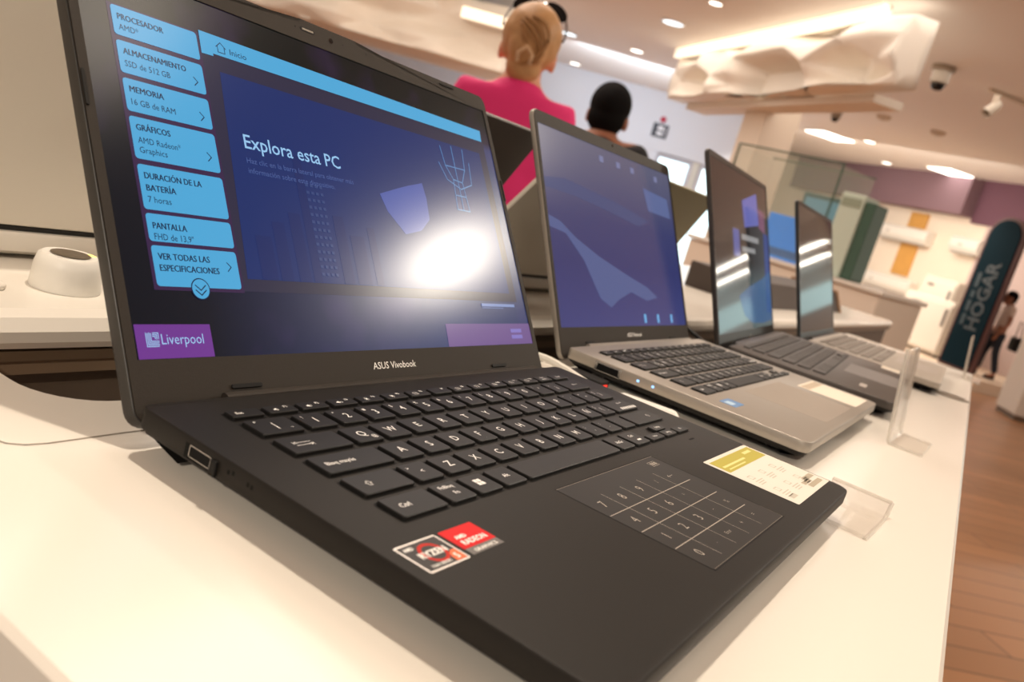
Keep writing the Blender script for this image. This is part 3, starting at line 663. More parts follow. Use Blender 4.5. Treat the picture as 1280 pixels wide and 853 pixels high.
# --- third laptop: large dark grey
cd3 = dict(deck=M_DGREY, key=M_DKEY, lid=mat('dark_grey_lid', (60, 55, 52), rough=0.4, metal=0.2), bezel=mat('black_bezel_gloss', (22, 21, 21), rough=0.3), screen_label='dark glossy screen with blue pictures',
           screen=screen_simple('teal_reflection', rough=0.05, stops=[(0.0, (92, 104, 104)), (0.25, (84, 98, 100)), (0.45, (40, 40, 42)), (1.0, (34, 30, 32))], zlo=0.02, zhi=0.225))  # gradient paints the teal window and brown ceiling reflections into the screen's glow
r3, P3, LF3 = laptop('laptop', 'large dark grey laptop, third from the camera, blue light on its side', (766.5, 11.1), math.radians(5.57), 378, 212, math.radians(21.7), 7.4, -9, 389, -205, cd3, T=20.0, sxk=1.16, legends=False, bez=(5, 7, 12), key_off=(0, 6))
D3 = P3['display']
def scr3(name, m, fn, lvl=1):
    mb = MB(LF3); fn(mb, -0.55 + 0.1 * lvl); return mb.build(name, m, D3)
scr3('blue_picture', glow('pic_blue', (92, 98, 168), rough=0.1), lambda mb, n: mb.quad((180, 176, n), (290, 196, n), (300, 150, n), (190, 140, n)), 1)
scr3('pink_picture', glow('pic_mauve', (112, 70, 96), rough=0.1), lambda mb, n: mb.quad((300, 176, n), (350, 172, n), (350, 140, n), (300, 146, n)), 1)
scr3('side_tile', glow('pic_blue2', (84, 92, 150), rough=0.1), lambda mb, n: mb.rect(110, 150, 98, 134, n), 1)
scr3('right_tile', glow('pic_blue3', (36, 58, 120), rough=0.1), lambda mb, n: mb.rect(335, 376, 20, 140, n), 1)
scr3('caption', glow('cap_pale', (140, 140, 140), rough=0.1), lambda mb, n: (mb.rect(165, 290, 122, 130, n), mb.rect(165, 260, 106, 113, n)), 2)
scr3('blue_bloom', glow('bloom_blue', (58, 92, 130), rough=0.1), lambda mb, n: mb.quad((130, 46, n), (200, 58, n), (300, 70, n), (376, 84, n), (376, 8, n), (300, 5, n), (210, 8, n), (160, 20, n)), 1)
MB(LF3).lathe([(0, 0.02), (5, 0.02), (5, 0.1), (0, 0.1)], 20, (189, -11, 0)).build('brand_emblem', M_METAL, r3)
X3 = -9.0
MB().box(X3 - 0.3, X3 + 0.4, -60, -30, 10, 17).build('port_recess', M_WELL, r3, bevel=0.5)
MB().box(X3 - 0.5, X3 + 0.2, -46, -42, 11.5, 15.5).build('status_led', mat('led_deep_blue', (10, 14, 60), emit=(70, 90, 255), es=2.5), r3, bevel=0.4)
MB().box(X3 - 0.3, X3 + 0.4, -100, -82, 10, 16).build('card_slot', M_WELL, r3, bevel=0.5)
MB().prism(rrect(140, 262, -200, -134, 1.5, 3), 19.8, 20.06).build('touchpad', mat('dark_touchpad', (84, 77, 72), rough=0.35), r3)
MB().rect(40, 72, -168, -160, 20.1).build('sticker', mat('sticker_pale', (168, 158, 150)), r3)
MB().prism(rrect(338, 384, -196, -170, 1, 2), 20.02, 20.15).build('information_label', mat('label_cream', (226, 214, 196)), r3)

# --- fourth laptop: light grey
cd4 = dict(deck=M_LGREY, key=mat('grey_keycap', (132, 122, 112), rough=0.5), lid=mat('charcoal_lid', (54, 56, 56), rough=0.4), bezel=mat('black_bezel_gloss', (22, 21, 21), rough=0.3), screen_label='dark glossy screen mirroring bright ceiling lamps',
           screen=screen_simple('sage_reflection', rough=0.05, stops=[(0.0, (44, 46, 46)), (0.25, (60, 66, 68)), (0.5, (70, 80, 80)), (0.7, (36, 34, 34)), (1.0, (30, 28, 28))], zlo=0.02, zhi=0.22))  # pale sage band is a window reflection painted into the emission
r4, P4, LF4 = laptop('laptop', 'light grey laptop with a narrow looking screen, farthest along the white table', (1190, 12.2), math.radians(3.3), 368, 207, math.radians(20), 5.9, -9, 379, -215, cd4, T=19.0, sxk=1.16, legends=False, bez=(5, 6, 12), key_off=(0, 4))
MB().prism(rrect(130, 250, -205, -138, 1.5, 3), 18.8, 19.06).build('touchpad', mat('grey_touchpad', (172, 162, 152), rough=0.35), r4)

# ------------------------------------------------------------------ laptops facing the other way on the counter behind
def facing_laptop(xa, xb, lean, m_lid, m_base, label, hl=183):
    cx = (xa + xb) / 2; w = (xb - xa) / 2
    t = thing('laptop', label, 'laptop', W3(cx, 262, TZ), 0.0, None)
    MB().loft([[(x, y, z) for x, y in (inset(rrect(-w, w, -2, 215, 8, 4), d) if d else rrect(-w, w, -2, 215, 8, 4))] for z, d in ((2, 10), (6, 2), (16, 0), (18.5, 1.0))]).build('base', m_base, t, smooth=True)
    for k in (-1, 1): MB().prism(rrect(k * (w - 30) - 14, k * (w - 30) + 14, 14, 24, 3, 3), 0, 2.4).build('rubber_foot', M_RUBBER, t)
    MB().tube([(-w + 18, 6, 21.0), (w - 18, 6, 21.0)], 3.4, 10).build('hinge', M_LIDBACK, t, smooth=True)
    a = math.radians(lean)
    f = lambda s, u, n: (s, 0 - math.sin(a) * u + math.cos(a) * n, 22.5 + math.cos(a) * u + math.sin(a) * n)
    MB(f).loft([[(x, y, n) for x, y in (inset(rrect(-w, w, 0, hl, 7, 5), d) if d else rrect(-w, w, 0, hl, 7, 5))] for n, d in ((0, 0.8), (0.8, 0), (4.2, 0), (5, 0.5))]).build('lid', m_lid, t, smooth=True)
    MB(f).rect(-w + 5, w - 5, 14, hl - 7, 5.2).build('display', mat('far_screen_off', (8, 8, 9), rough=0.15), t)
M_CHAMP = mat('warm_silver_lid', (214, 206, 192), rough=0.4)
M_OLIVE = mat('bronze_lid', (150, 140, 106), rough=0.4)
M_DARKLID = mat('graphite_lid', (74, 67, 62), rough=0.42)
facing_laptop(-170, 205, 8, M_CHAMP, M_TABLE2, 'back of a warm silver laptop at the left edge, behind the black laptop')
facing_laptop(250, 533, 28, M_DARKLID, M_DGREY, 'back of a dark grey laptop showing between the two nearest screens below the pink top')
facing_laptop(552, 836, 35, M_CHAMP, M_TABLE2, 'back of a beige laptop between the black and silver laptops, slanted left edge')
facing_laptop(850, 1098, 25, M_OLIVE, M_LGREY, 'back of an olive bronze laptop behind the right edge of the silver laptop')
rs = thing('display_riser', 'low dark riser with a pale wooden end on the counter behind the farthest laptop', 'riser', W3(2250, 330, TZ))
MB().loft([[(x, -90, 0), (x, 90, 0), (x, 90, 62), (x, -60, 58)] for x in (-520, 480)]).build('riser_body', mat('riser_dark', (70, 60, 54), rough=0.5), rs, bevel=3)
MB().loft([[(x, -96, 0), (x, 96, 0), (x, 96, 70), (x, -62, 66)] for x in (480.5, 500)]).build('riser_end', mat('riser_wood', (168, 132, 100), rough=0.5, vary=(30, 0.2)), rs, bevel=2)

# white round sensor puck on the counter
pk = thing('security_puck', 'white round puck with a dark oval dish on the counter at the left', 'puck', W3(90, 203, TZ))
MB().lathe([(0, 0), (19.5, 0), (20, 1), (19, 14), (17.6, 19.5), (15.5, 21.2), (13.5, 21.0), (0, 20.6)], 40).build('puck_body', M_WHITE, pk, smooth=True)
MB().lathe([(0, 20.9), (10.5, 21.3), (11.2, 21.5), (10.8, 21.7), (0, 21.1)], 32).build('puck_dish', mat('puck_dish_brown', (92, 80, 66), rough=0.4), pk, smooth=True)
MB().box(12, 15, -3, 3, 20.6, 21.4).build('puck_light', mat('puck_light_yellow', (240, 210, 120), emit=(255, 220, 120), es=1.2), pk, bevel=0.4)
cd_ = thing('access_flap', 'flat white cable flap on the counter beside the round puck', 'flap', W3(24, 214, TZ))
MB().prism(rrect(-60, 28, -22, 26, 6, 4), 0.2, 3.0, 0.6).build('flap_plate', M_TABLE2, cd_)

# cables between the laptops
def cable(name, pts, r, m, label, flat=1.0, extra=None):
    P = [Vector((p[0] / 1000, p[1] / 1000, TZ + p[2] / 1000)) for p in pts]
    S = []
    for i in range(len(P) - 1):
        p0, p1, p2, p3 = P[max(i - 1, 0)], P[i], P[i + 1], P[min(i + 2, len(P) - 1)]
        for k in range(8):
            t = k / 8; S.append(0.5 * ((2 * p1) + (-p0 + p2) * t + (2 * p0 - 5 * p1 + 4 * p2 - p3) * t * t + (-p0 + 3 * p1 - 3 * p2 + p3) * t ** 3))
    S.append(P[-1])
    c = P[0].copy(); c.z = TZ
    t = thing(name, label, 'cable', c)
    MB().tube([tuple(p - c) for p in S], r / 1000, 8, flat).build('cord', m, t, s=1.0, smooth=True)
    return t, c
t, c = cable('charging_cable', [(392, 66, 4), (383, 42, 7), (372, 16, 10.5), (361, -6, 11), (351, -30, 10), (349, -50, 8), (351, -58, 7)], 3.0, M_CABLEW, 'white charging cable with a flat plug lying between the black and silver laptops')
MB().prism([(x * 0.97 + y * -0.24 + 356 - c.x * 1000, y * 0.97 + x * 0.24 - 78 - c.y * 1000) for x, y in rrect(-6.5, 6.5, -23, 23, 6, 4)], 0.3, 13.5, 2.5).build('plug', M_WHITE, t, smooth=True)
cable('tether_cord', [(344, 74, 2.0), (352, 40, 4.0), (348, 10, 7.0), (342, -12, 6), (338, -34, 5)], 1.9, M_CABLEB, 'thin black tether cord next to the white cable behind the black laptop')
t, c = cable('power_cable', [(880, 118, 3), (846, 98, 12), (800, 68, 19), (766, 42, 19), (748, 12, 12), (743, -10, 4)], 2.6, M_CABLEB, 'black power cable between the silver and dark grey laptops')
t, c = cable('white_plug_cable', [(790, 70, 3), (752, 30, 4), (744, -6, 6), (744, -22, 7)], 2.8, M_CABLEW, 'white cable end lying between the silver and dark grey laptops')
MB().prism([(x + 744.5 - c.x * 1000, y - 48 - c.y * 1000) for x, y in rrect(-5.5, 5.5, -24, 24, 5, 4)], 0.3, 14, 2).build('plug', M_WHITE, t, smooth=True)
sp_ = thing('security_sensor', 'small black sensor block with a red light between the black and silver laptops', 'sensor', W3(384, -14, TZ))
MB().box(-9, 9, -16, 16, 0.3, 9).build('sensor_body', M_RUBBER, sp_, bevel=1.5)
MB().box(-3, 3, -17.2, -15.8, 3, 6.5).build('sensor_light', mat('led_red', (60, 8, 6), emit=(255, 50, 30), es=1.5), sp_, bevel=0.4)

# acrylic holders
def acryl_profile(t, foot, rise, lean, r=6):
    """bent sheet seen from its end: foot on the table, then up; returns closed outline (y, z)"""
    L = [(-foot, 0.3)]; 
    for k in range(7):
        a = -PI / 2 + (PI / 2 - lean) * k / 6
        L.append((r * math.cos(a) - r * 0, r + 0.3 + r * math.sin(a)))
    e = L[-1]; L.append((e[0] + math.sin(lean) * rise, e[1] + math.cos(lean) * rise))
    out = []
    for i, p in enumerate(L):
        a = Vector(L[max(i - 1, 0)]); b = Vector(L[min(i + 1, len(L) - 1)]); d = (b - a).normalized()
        out.append((p[0] - d.y * t, p[1] + d.x * t))
    return L + out[::-1]
def sign_holder(loc, yaw, w, label, rise=84):
    t = thing('card_holder', label, 'card holder', W3(loc[0], loc[1], TZ), yaw, 'clear acrylic card holders')
    pr = acryl_profile(2.6, 26, rise, math.radians(8))
    MB().loft([[(x, y, z) for y, z in pr] for x in (-w / 2, w / 2)]).build('holder_sheet', M_ACRYL, t, bevel=0.6, seg=1)
    for x in (-w / 2, w / 2): MB().tube([(x, y, z) for y, z in pr[:9]], 1.5, 6).build('polished_edge', M_ACEDGE, t, smooth=True)
    f = lambda x, y, z: (x, y + math.sin(math.radians(8)) * z, z)
    m = MB(f)
    m.box(-w / 2, w / 2, 2.0, 4.0, 14, rise + 4)
    m.build('front_sheet', M_ACRYL, t, bevel=0.5, seg=1)
sign_holder((678, -214), math.radians(0), 84, 'clear acrylic card holder standing in front of the silver laptop')
sign_holder((1740, -212), math.radians(2), 120, 'clear acrylic card holder at the far end of the white table', 80)
ab = thing('acrylic_bracket', 'clear acrylic lip poking out from under the front right corner of the black laptop', 'bracket', W3(330, -222, TZ), math.radians(-2))
pr = [(p[0], p[1]) for p in acryl_profile(2.4, 62, 9, math.radians(35), 5)]
MB(lambda x, y, z: (x, y, z)).loft([[(-y * -1.0 + 36, x, z) for y, z in pr] for x in (-22, 16)]).build('bracket_sheet', M_ACRYL, ab, bevel=0.6, seg=1)
MB().tube([(y + 36, -22, z) for y, z in pr[:9]], 1.3, 6).build('polished_edge', M_ACEDGE, ab, smooth=True)
MB().tube([(pr[8][0] + 36, x, pr[8][1]) for x in (-22, 16)], 1.3, 6).build('polished_edge', M_ACEDGE, ab, smooth=True)

# ------------------------------------------------------------------ store shell
CZ = 3.139
M_CEIL = mat('ceiling_paint', (236, 232, 228), rough=0.9)
M_WALL = mat('wall_paint_white', (232, 226, 220), rough=0.8)
M_PURP = mat('purple_band', (126, 100, 108), rough=0.8)
def wood_floor():
    m = bpy.data.materials.new('wood_floor'); m.use_nodes = True; nt = m.node_tree; b = nt.nodes['Principled BSDF']
    tc = nt.nodes.new('ShaderNodeTexCoord'); mp = nt.nodes.new('ShaderNodeMapping'); nt.links.new(tc.outputs['Object'], mp.inputs[0])
    mp.inputs['Rotation'].default_value = (0, 0, math.radians(50))
    br = nt.nodes.new('ShaderNodeTexBrick'); nt.links.new(mp.outputs[0], br.inputs['Vector'])
    br.inputs['Color1'].default_value = rgb(186, 134, 94); br.inputs['Color2'].default_value = rgb(164, 118, 82); br.inputs['Mortar'].default_value = rgb(92, 62, 42)
    br.inputs['Scale'].default_value = 1.0; br.inputs['Brick Width'].default_value = 1.6; br.inputs['Row Height'].default_value = 0.16; br.inputs['Mortar Size'].default_value = 0.004
    nt.links.new(br.outputs['Color'], b.inputs['Base Color']); b.inputs['Roughness'].default_value = 0.28
    return m
struct(MB().rect(-3, 26, -6, 14, 0).build('floor', wood_floor(), s=1.0))
struct(MB().box(-3, 26, -6, 14, CZ, CZ + 0.1).build('ceiling', M_CEIL, s=1.0))
def wall_frame(Q, deg):
    a = math.radians(deg); A = Vector((math.cos(a), math.sin(a), 0)); N = Vector((-A.y, A.x, 0))
    return lambda s, n, z: tuple(Vector((Q[0], Q[1], 0)) + A * s + N * n + Vector((0, 0, z)))
# wall of the appliance department (runs at 50 degrees; +n faces the camera side)
WA = wall_frame((17.4, 2.4), 50)
MA = Matrix.Translation((17.4, 2.4, 0)) @ Matrix.Rotation(math.radians(50), 4, 'Z')
def at_wall(name, label, cat, s, z, group=None):
    t = thing(name, label, cat, WA(s, 0, z), math.radians(50), group); return t
struct(MB(WA).box(-3.7, 8, -0.2, 0.0, 0, 3.139).build('wall_back', mat('wall_warm_white', (240, 226, 208), rough=0.7), s=1.0))
struct(MB(WA).box(-1.75, 3.2, 0.0, 0.35, 2.48, 3.139).build('trim_1', M_PURP, s=1.0))
struct(MB(WA).box(-3.7, -1.75, 0.0, 0.08, 2.40, 3.139).build('trim_2', mat('purple_band_dark', (104, 70, 84), rough=0.8), s=1.0))
struct(MB(WA).box(-3.7, -2.1, 0.0, 0.04, 0.0, 2.40).build('trim_3', mat('mauve_wall', (206, 184, 178), rough=0.8), s=1.0))
struct(MB(WA).box(-5.0, 2.4, 0.0, 2.3, 0.0, 0.16).build('trim_4', mat('platform_white', (236, 214, 190), rough=0.5), s=1.0))
def panel(s0, s1, z0, z1):
    o = MB().box(s0 - (s0 + s1) / 2, s1 - (s0 + s1) / 2, 0, 0.03, 0, z1 - z0); return o
for (s0, s1, z0, z1, lb) in ((-0.78, -0.33, 0.2, 0.9, 'lowest orange wooden panel on the appliance wall'), (-0.77, -0.34, 1.24, 1.84, 'middle orange wooden panel between two air conditioners'), (-0.77, -0.33, 2.14, 2.42, 'small orange wooden panel above the upper air conditioner')):
    o = at_wall('wall_panel', lb, 'panel', (s0 + s1) / 2, z0); MB().box(-(s1 - s0) / 2, (s1 - s0) / 2, 0.002, 0.04, 0, z1 - z0).build('panel_board', mat('orange_wood', (214, 160, 84), rough=0.5, vary=(6, 0.12)), o, s=1.0, bevel=0.004)
def aircon(s, z, w, lb):
    t = at_wall('air_conditioner', lb, 'air conditioner', s, z, 'wall air conditioners')
    pr = [(0.002, 0.28), (0.16, 0.28), (0.21, 0.24), (0.215, 0.10), (0.17, 0.02), (0.10, 0.0), (0.002, 0.0)]
    MB().loft([[(x, n, z_) for n, z_ in pr] for x in (-w / 2, w / 2)]).build('casing', M_WHITE, t, s=1.0, bevel=0.012)
    MB().box(-w / 2 + 0.06, w / 2 - 0.06, 0.10, 0.19, -0.012, 0.012).build('air_flap', mat('flap_grey', (176, 168, 158), rough=0.5), t, s=1.0)
    MB().box(w / 2 - 0.30, w / 2 - 0.2, 0.212, 0.222, 0.13, 0.15).build('display_strip', mat('flap_grey', (176, 168, 158), rough=0.5), t, s=1.0)
aircon(-0.45, 1.84, 1.22, 'upper white air conditioner above the middle orange panel')
aircon(-0.48, 0.90, 1.22, 'lower white air conditioner above the lowest orange panel')
aircon(-1.92, 1.86, 0.62, 'white air conditioner partly hidden behind the dark teal sign')
def appliance(s, n0, w, d, h, nm, lb, cat, top=False):
    t = at_wall(nm, lb, cat, s, 0.16)
    MB().box(-w / 2, w / 2, n0, n0 + d, 0.04, h).build('body', mat('appliance_white', (226, 216, 202), rough=0.35), t, s=1.0, bevel=0.02)
    MB().box(-w / 2 + 0.01, w / 2 - 0.01, n0 + d + 0.002, n0 + d + 0.03, 0.08, h - 0.06).build('door', mat('appliance_white', (226, 216, 202), rough=0.35), t, s=1.0, bevel=0.01)
    MB().box(-w / 2 + 0.05, -w / 2 + 0.09, n0 + d + 0.032, n0 + d + 0.06, h * 0.55, h * 0.86).build('handle', mat('appliance_handle', (150, 142, 134), rough=0.3, metal=0.5), t, s=1.0, bevel=0.008)
    MB().box(0.12 * w, 0.30 * w, n0 + d + 0.031, n0 + d + 0.035, h - 0.16, h - 0.12).build('badge', mat('badge_grey', (110, 102, 96), rough=0.4), t, s=1.0)
    for k in (-1, 1): MB().box(k * (w / 2 - 0.06) - 0.03, k * (w / 2 - 0.06) + 0.03, n0 + 0.05, n0 + d - 0.05, 0, 0.04).build('foot', M_RUBBER, t, s=1.0)
appliance(-2.98, 0.9, 1.0, 0.6, 0.88, 'chest_freezer', 'white waist high appliance standing in front of the orange wall panels', 'appliance')
appliance(-2.36, 0.20, 0.72, 0.6, 1.20, 'white_cooler', 'taller white appliance between the low freezer and the dark teal sign', 'appliance')
# arched department sign
sg = thing('department_sign', 'tall dark teal sign with an arched top and grey word HOGAR', 'sign', WA(-4.24, 1.90, 0.16), math.radians(50))
def arch(w, h, r): return [(-w, 0), (w, 0)] + [(w * math.cos(PI * k / 14), h - w + w * math.sin(PI * k / 14)) for k in range(15)]
SF = lambda x, y, n: (x, n, y)
MB(SF).prism(arch(0.30, 2.20, 0.3), -0.07, 0.0).build('sign_frame', mat('sign_frame_brown', (88, 52, 46), rough=0.5), sg, s=1.0)
MB(SF).prism([(x, y + 0.04) for x, y in arch(0.255, 2.12, 0.3)], 0.002, 0.02).build('sign_face', mat('sign_teal', (12, 34, 43), rough=0.7, spec=0.08), sg, s=1.0)
# lettering runs up the sign; seen from the front (+n) so x is mirrored
MB(lambda x, y, n: (-x, n, y)).text('HOGAR', 0.14, 0.58, 0.20, 0.98, 0.03, 0.02, 'l', PI / 2).build('sign_word', mat('sign_grey', (72, 80, 84), rough=0.6), sg, s=1.0)
ln = MB(lambda x, y, n: (-x, n, y))
for a, b in ((0.62, 0.78), (0.82, 0.98), (1.02, 1.12), (1.17, 1.38)): ln.rect(-0.165, -0.105, a, b, 0.03)
ln.build('sign_small_line', mat('sign_grey_dim', (58, 72, 78), rough=0.6), sg, s=1.0)

# far end of the store, to the right of the frame: shopfront glass and linear lamps, mirrored in the far screens
struct(MB().box(24.0, 24.1, -6, 1.0, 0, 3.139).build('wall_far', M_WALL, s=1.0))
wn = struct(MB().box(23.93, 23.99, -5.5, 0.2, 0.3, 2.7).build('window_1', mat('shopfront_glass_daylight', (30, 36, 36), rough=0.2, emit=(176, 200, 196), es=1.6), s=1.0))
for i, (x, y0, y1, nm) in enumerate(((18.0, -3.4, -0.25, 'nearest'), (20.6, -3.4, -0.3, 'farther'))):
    t = thing('linear_lamp', '%s of two long linear ceiling lamps at the far end, mirrored in the last screens' % nm, 'lamp', (x, (y0 + y1) / 2, CZ), 0, 'linear ceiling lamps')
    MB().box(-0.10, 0.10, -(y1 - y0) / 2, (y1 - y0) / 2, -0.07, -0.002).build('housing', M_WHITE, t, s=1.0)
    MB().box(-0.085, 0.085, -(y1 - y0) / 2 + 0.02, (y1 - y0) / 2 - 0.02, -0.082, -0.071).build('diffuser', mat('lamp_white', (255, 250, 240), emit=(255, 246, 230), es=22), t, s=1.0)

# entrance wall on the left
Q2 = (13.68, 6.97)
WL = wall_frame(Q2, 115)
M_BLUEW = mat('entrance_wall_white', (214, 218, 226), rough=0.8)
struct(MB(WL).box(-2.95, 9.0, -0.2, 0.0, 2.13, 3.139).build('wall_left', M_BLUEW, s=1.0))
struct(MB(WL).box(-0.95, 9.0, -0.2, 0.0, 0.0, 2.128).build('wall_left_lower', M_BLUEW, s=1.0))
def glazing(i, s0, s1, z0, z1):
    o = struct(MB(WL).box(s0, s1, -0.14, -0.11, z0, z1).build('window_%d' % i, mat('daylight_glass', (30, 34, 36), rough=0.15, emit=(222, 246, 250), es=2.4), s=1.0))
    f = MB(WL)
    for (a, b, c, d) in ((s0 - 0.06, s0, z0 - 0.06, z1 + 0.06), (s1, s1 + 0.06, z0 - 0.06, z1 + 0.06), (s0, s1, z0 - 0.06, z0), (s0, s1, z1, z1 + 0.06)): f.box(a, b, -0.2, 0.02, c, d)
    fr = f.build('window_frame', mat('window_frame_grey', (170, 170, 180), rough=0.5), o, s=1.0)
glazing(2, -1.55, -1.00, 0.15, 2.05)
glazing(3, -2.35, -1.80, 0.15, 2.05)
dm_ = thing('floor_mat', 'dark floor mat below the bright entrance glass', 'mat', WL(-1.9, -0.7 + 1.4, 0), math.radians(115))
MB().prism(rrect(-0.6, 0.6, -0.3, 0.3, 0.04, 3), 0.001, 0.02).build('mat_pile', mat('mat_dark', (70, 62, 62), rough=0.9), dm_, s=1.0)
es = thing('exit_sign', 'small dark sign with a red mark above it on the pale entrance wall', 'sign', WL(-0.87, 0, 2.46), math.radians(115))
EF = lambda x, y, n: (-x, 0.021 + n, y)
MB(lambda x, y, n: (x, n, y)).box(-0.14, 0.14, -0.10, 0.14, 0.002, 0.02).build('sign_plate', mat('sign_plate_dark', (60, 62, 70), rough=0.5), es, s=1.0)
MB(EF).rect(-0.05, 0.05, -0.06, 0.0, 0.003).rect(-0.05, 0.05, 0.03, 0.10, 0.003).rect(0.075, 0.09, -0.07, 0.11, 0.003).build('sign_print', mat('sign_text_white', (226, 228, 234), rough=0.5), es, s=1.0)
MB(lambda x, y, z: (x, 0.012 + z, 0.22 + y)).lathe([(0, -0.01), (0.055, -0.01), (0.055, 0.008), (0, 0.008)], 16).build('red_mark', mat('sign_red', (170, 36, 60), rough=0.5), es, s=1.0)

# pillar and faceted cornices
pf_ = lambda x, y, z: (x, y, z)
pl = struct(MB().box(-0.215, 0.215, -0.215, 0.215, 0, 2.62).build('pillar', mat('pillar_beige', (222, 206, 188), rough=0.7), s=1.0, loc=(9.30, 2.78, 0)))
pl.rotation_euler = (0, 0, math.radians(50))
M_CORN = mat('cornice_cream', (238, 228, 214), rough=0.85)
M_LED = mat('cove_led_warm', (255, 240, 214), emit=(255, 240, 214), es=1.0)
def facets(WF, cols, rows, disp, depth, name):
    mb = MB(WF); nc, nr = len(cols), len(rows); vs = []
    for j, z in enumerate(rows):
        for i, s in enumerate(cols): vs.append((s, disp[j][i], z))
    fs = []
    for j in range(nr - 1):
        for i in range(nc - 1):
            a = j * nc + i; q = (a, a + 1, a + nc + 1, a + nc)
            if (i + j) % 2: fs += [(q[0], q[1], q[2]), (q[0], q[2], q[3])]
            else: fs += [(q[0], q[1], q[3]), (q[1], q[2], q[3])]
    n0 = len(vs); bi = [0, nc - 1, nr * nc - 1, (nr - 1) * nc]
    for k in bi: vs.append((vs[k][0], -depth, vs[k][2]))
    bot = list(range(0, nc)); topi = list(range((nr - 1) * nc, nr * nc)); lef = [j * nc for j in range(nr)]; rig = [j * nc + nc - 1 for j in range(nr)]
    fs += [tuple(bot[::-1] + [n0, n0 + 1]), tuple(topi + [n0 + 2, n0 + 3]), tuple(lef + [n0 + 3, n0]), tuple(rig[::-1] + [n0 + 1, n0 + 2]), (n0, n0 + 3, n0 + 2, n0 + 1)]
    mb.add(vs, fs)
    o = struct(mb.build(name, M_CORN, s=1.0))
    sb = o.modifiers.new('soft', 'SUBSURF'); sb.levels = 2; sb.render_levels = 2
    for e in o.data.edges:
        a, b = (o.data.vertices[q].co for q in e.vertices)
    bmx = bmesh.new(); bmx.from_mesh(o.data); cl_ = bmx.edges.layers.float.get('crease_edge') or bmx.edges.layers.float.new('crease_edge')
    for e in bmx.edges: e[cl_] = 0.6 if all(len(f.verts) < 5 for f in e.link_faces) else 1.0
    bmx.to_mesh(o.data); bmx.free()
    for p in o.data.polygons: p.use_smooth = True
    return o
WC = wall_frame((7.09, 1.46), 44.5)
cols = [-0.40, -0.12, 0.35, 0.85, 1.25, 1.95, 2.35, 2.9, 3.4, 3.85, 4.25]
rows = [2.50, 2.58, 2.70, 2.86, 3.02]
disp = [[-0.05, 0.00, 0.10, 0.05, -0.50, -0.50, 0.06, 0.10, 0.02, 0.10, 0.0],
        [0.00, -0.16, -0.22, 0.06, -0.50, -0.50, 0.04, 0.14, -0.20, 0.06, 0.02],
        [0.10, 0.02, -0.24, 0.16, -0.44, -0.44, 0.16, 0.10, -0.26, 0.06, 0.04],
        [0.05, 0.16, 0.16, 0.10, 0.16, 0.12, 0.14, 0.06, 0.12, 0.14, 0.02],
        [-0.02, 0.05, 0.02, -0.16, -0.04, 0.06, -0.14, 0.0, 0.05, -0.16, 0.0]]
facets(WC, cols, rows, disp, 0.22, 'trim_5')
struct(MB(WC).box(0.1, 4.1, -0.50, -0.22, 2.43, 2.498).build('trim_6', mat('cornice_base', (232, 222, 208), rough=0.85), s=1.0))
cl = thing('cove_light', 'bright warm strip of cove light above the faceted cream cornice round the pillar', 'light', WC(2.15, 0.02, 3.02), math.radians(44.5))
MB().box(-2.16, 2.2, -0.03, 0.03, 0.003, 0.112).build('light_strip', M_LED, cl, s=1.0)
MB().box(-2.16, 2.2, -0.06, -0.032, 0.003, 0.115).build('light_channel', M_WHITE, cl, s=1.0)
WD = wall_frame((8.0, 7.0), 115)
cols = [-1.2, -0.7, -0.3, 0.1, 0.6, 0.95, 1.4, 1.8, 2.3, 2.8, 3.4]
rows = [2.16, 2.32, 2.5, 2.68, 2.9]
random.seed(11)
disp = [[random.uniform(-0.16, 0.2) for _ in cols] for _ in rows]
facets(WD, cols, rows, disp, 1.4, 'trim_7')
cl = thing('cove_light', 'bright warm cove light at the end of the cornice left of the blond head', 'light', WD(-0.95, 0.30, 2.62), math.radians(115))
MB().box(-0.30, 0.34, -0.03, 0.03, 0.0, 0.12).build('light_strip', M_LED, cl, s=1.0)
MB().box(-0.30, 0.34, -0.30, -0.032, -0.01, 0.13).build('light_channel', M_WHITE, cl, s=1.0)

# lamps and devices on the ceiling
def downlight(x, y, r, lb, cool=False):
    t = thing('downlight', lb, 'ceiling light', (x, y, CZ), 0, 'round ceiling downlights')
    MB().lathe([(r * 0.86, -0.002), (r * 1.12, -0.002), (r * 1.12, -0.010), (r * 0.9, -0.014), (r * 0.86, -0.004)], 24).build('trim_ring', M_WHITE, t, s=1.0, smooth=True)
    MB().lathe([(0, -0.003), (r * 0.86, -0.003), (r * 0.84, -0.010), (0, -0.012)], 24).build('diffuser', mat('lamp_cool', (255, 255, 255), emit=(214, 236, 246), es=2.2) if cool else mat('lamp_bright', (255, 252, 244), emit=(255, 248, 236), es=5), t, s=1.0)
for x, y, r, lb, c in ((8.94, 5.78, 0.105, 'downlight at the top edge of the picture above the blond head', False), (10.48, 6.36, 0.13, 'bluish oval downlight beside the sunglasses on the blond head', True),
                 (12.88, 7.57, 0.10, 'downlight to the right of the blond head, lowest of that group', False), (8.84, 4.06, 0.135, 'bluish oval downlight high above the dark haired head', True),
                 (10.78, 5.40, 0.10, 'round downlight directly above the dark haired head', False), (12.52, 5.49, 0.10, 'round downlight beside the left end of the faceted cornice', False), (7.78, 3.18, 0.07, 'small downlight at the top edge above the faceted cornice', False),
                 (14.6, 2.80, 0.10, 'round downlight right of the bright rectangular ceiling panel', False), (16.8, 2.84, 0.10, 'small round downlight above the purple band', False)):
    downlight(x, y, r, lb, c)
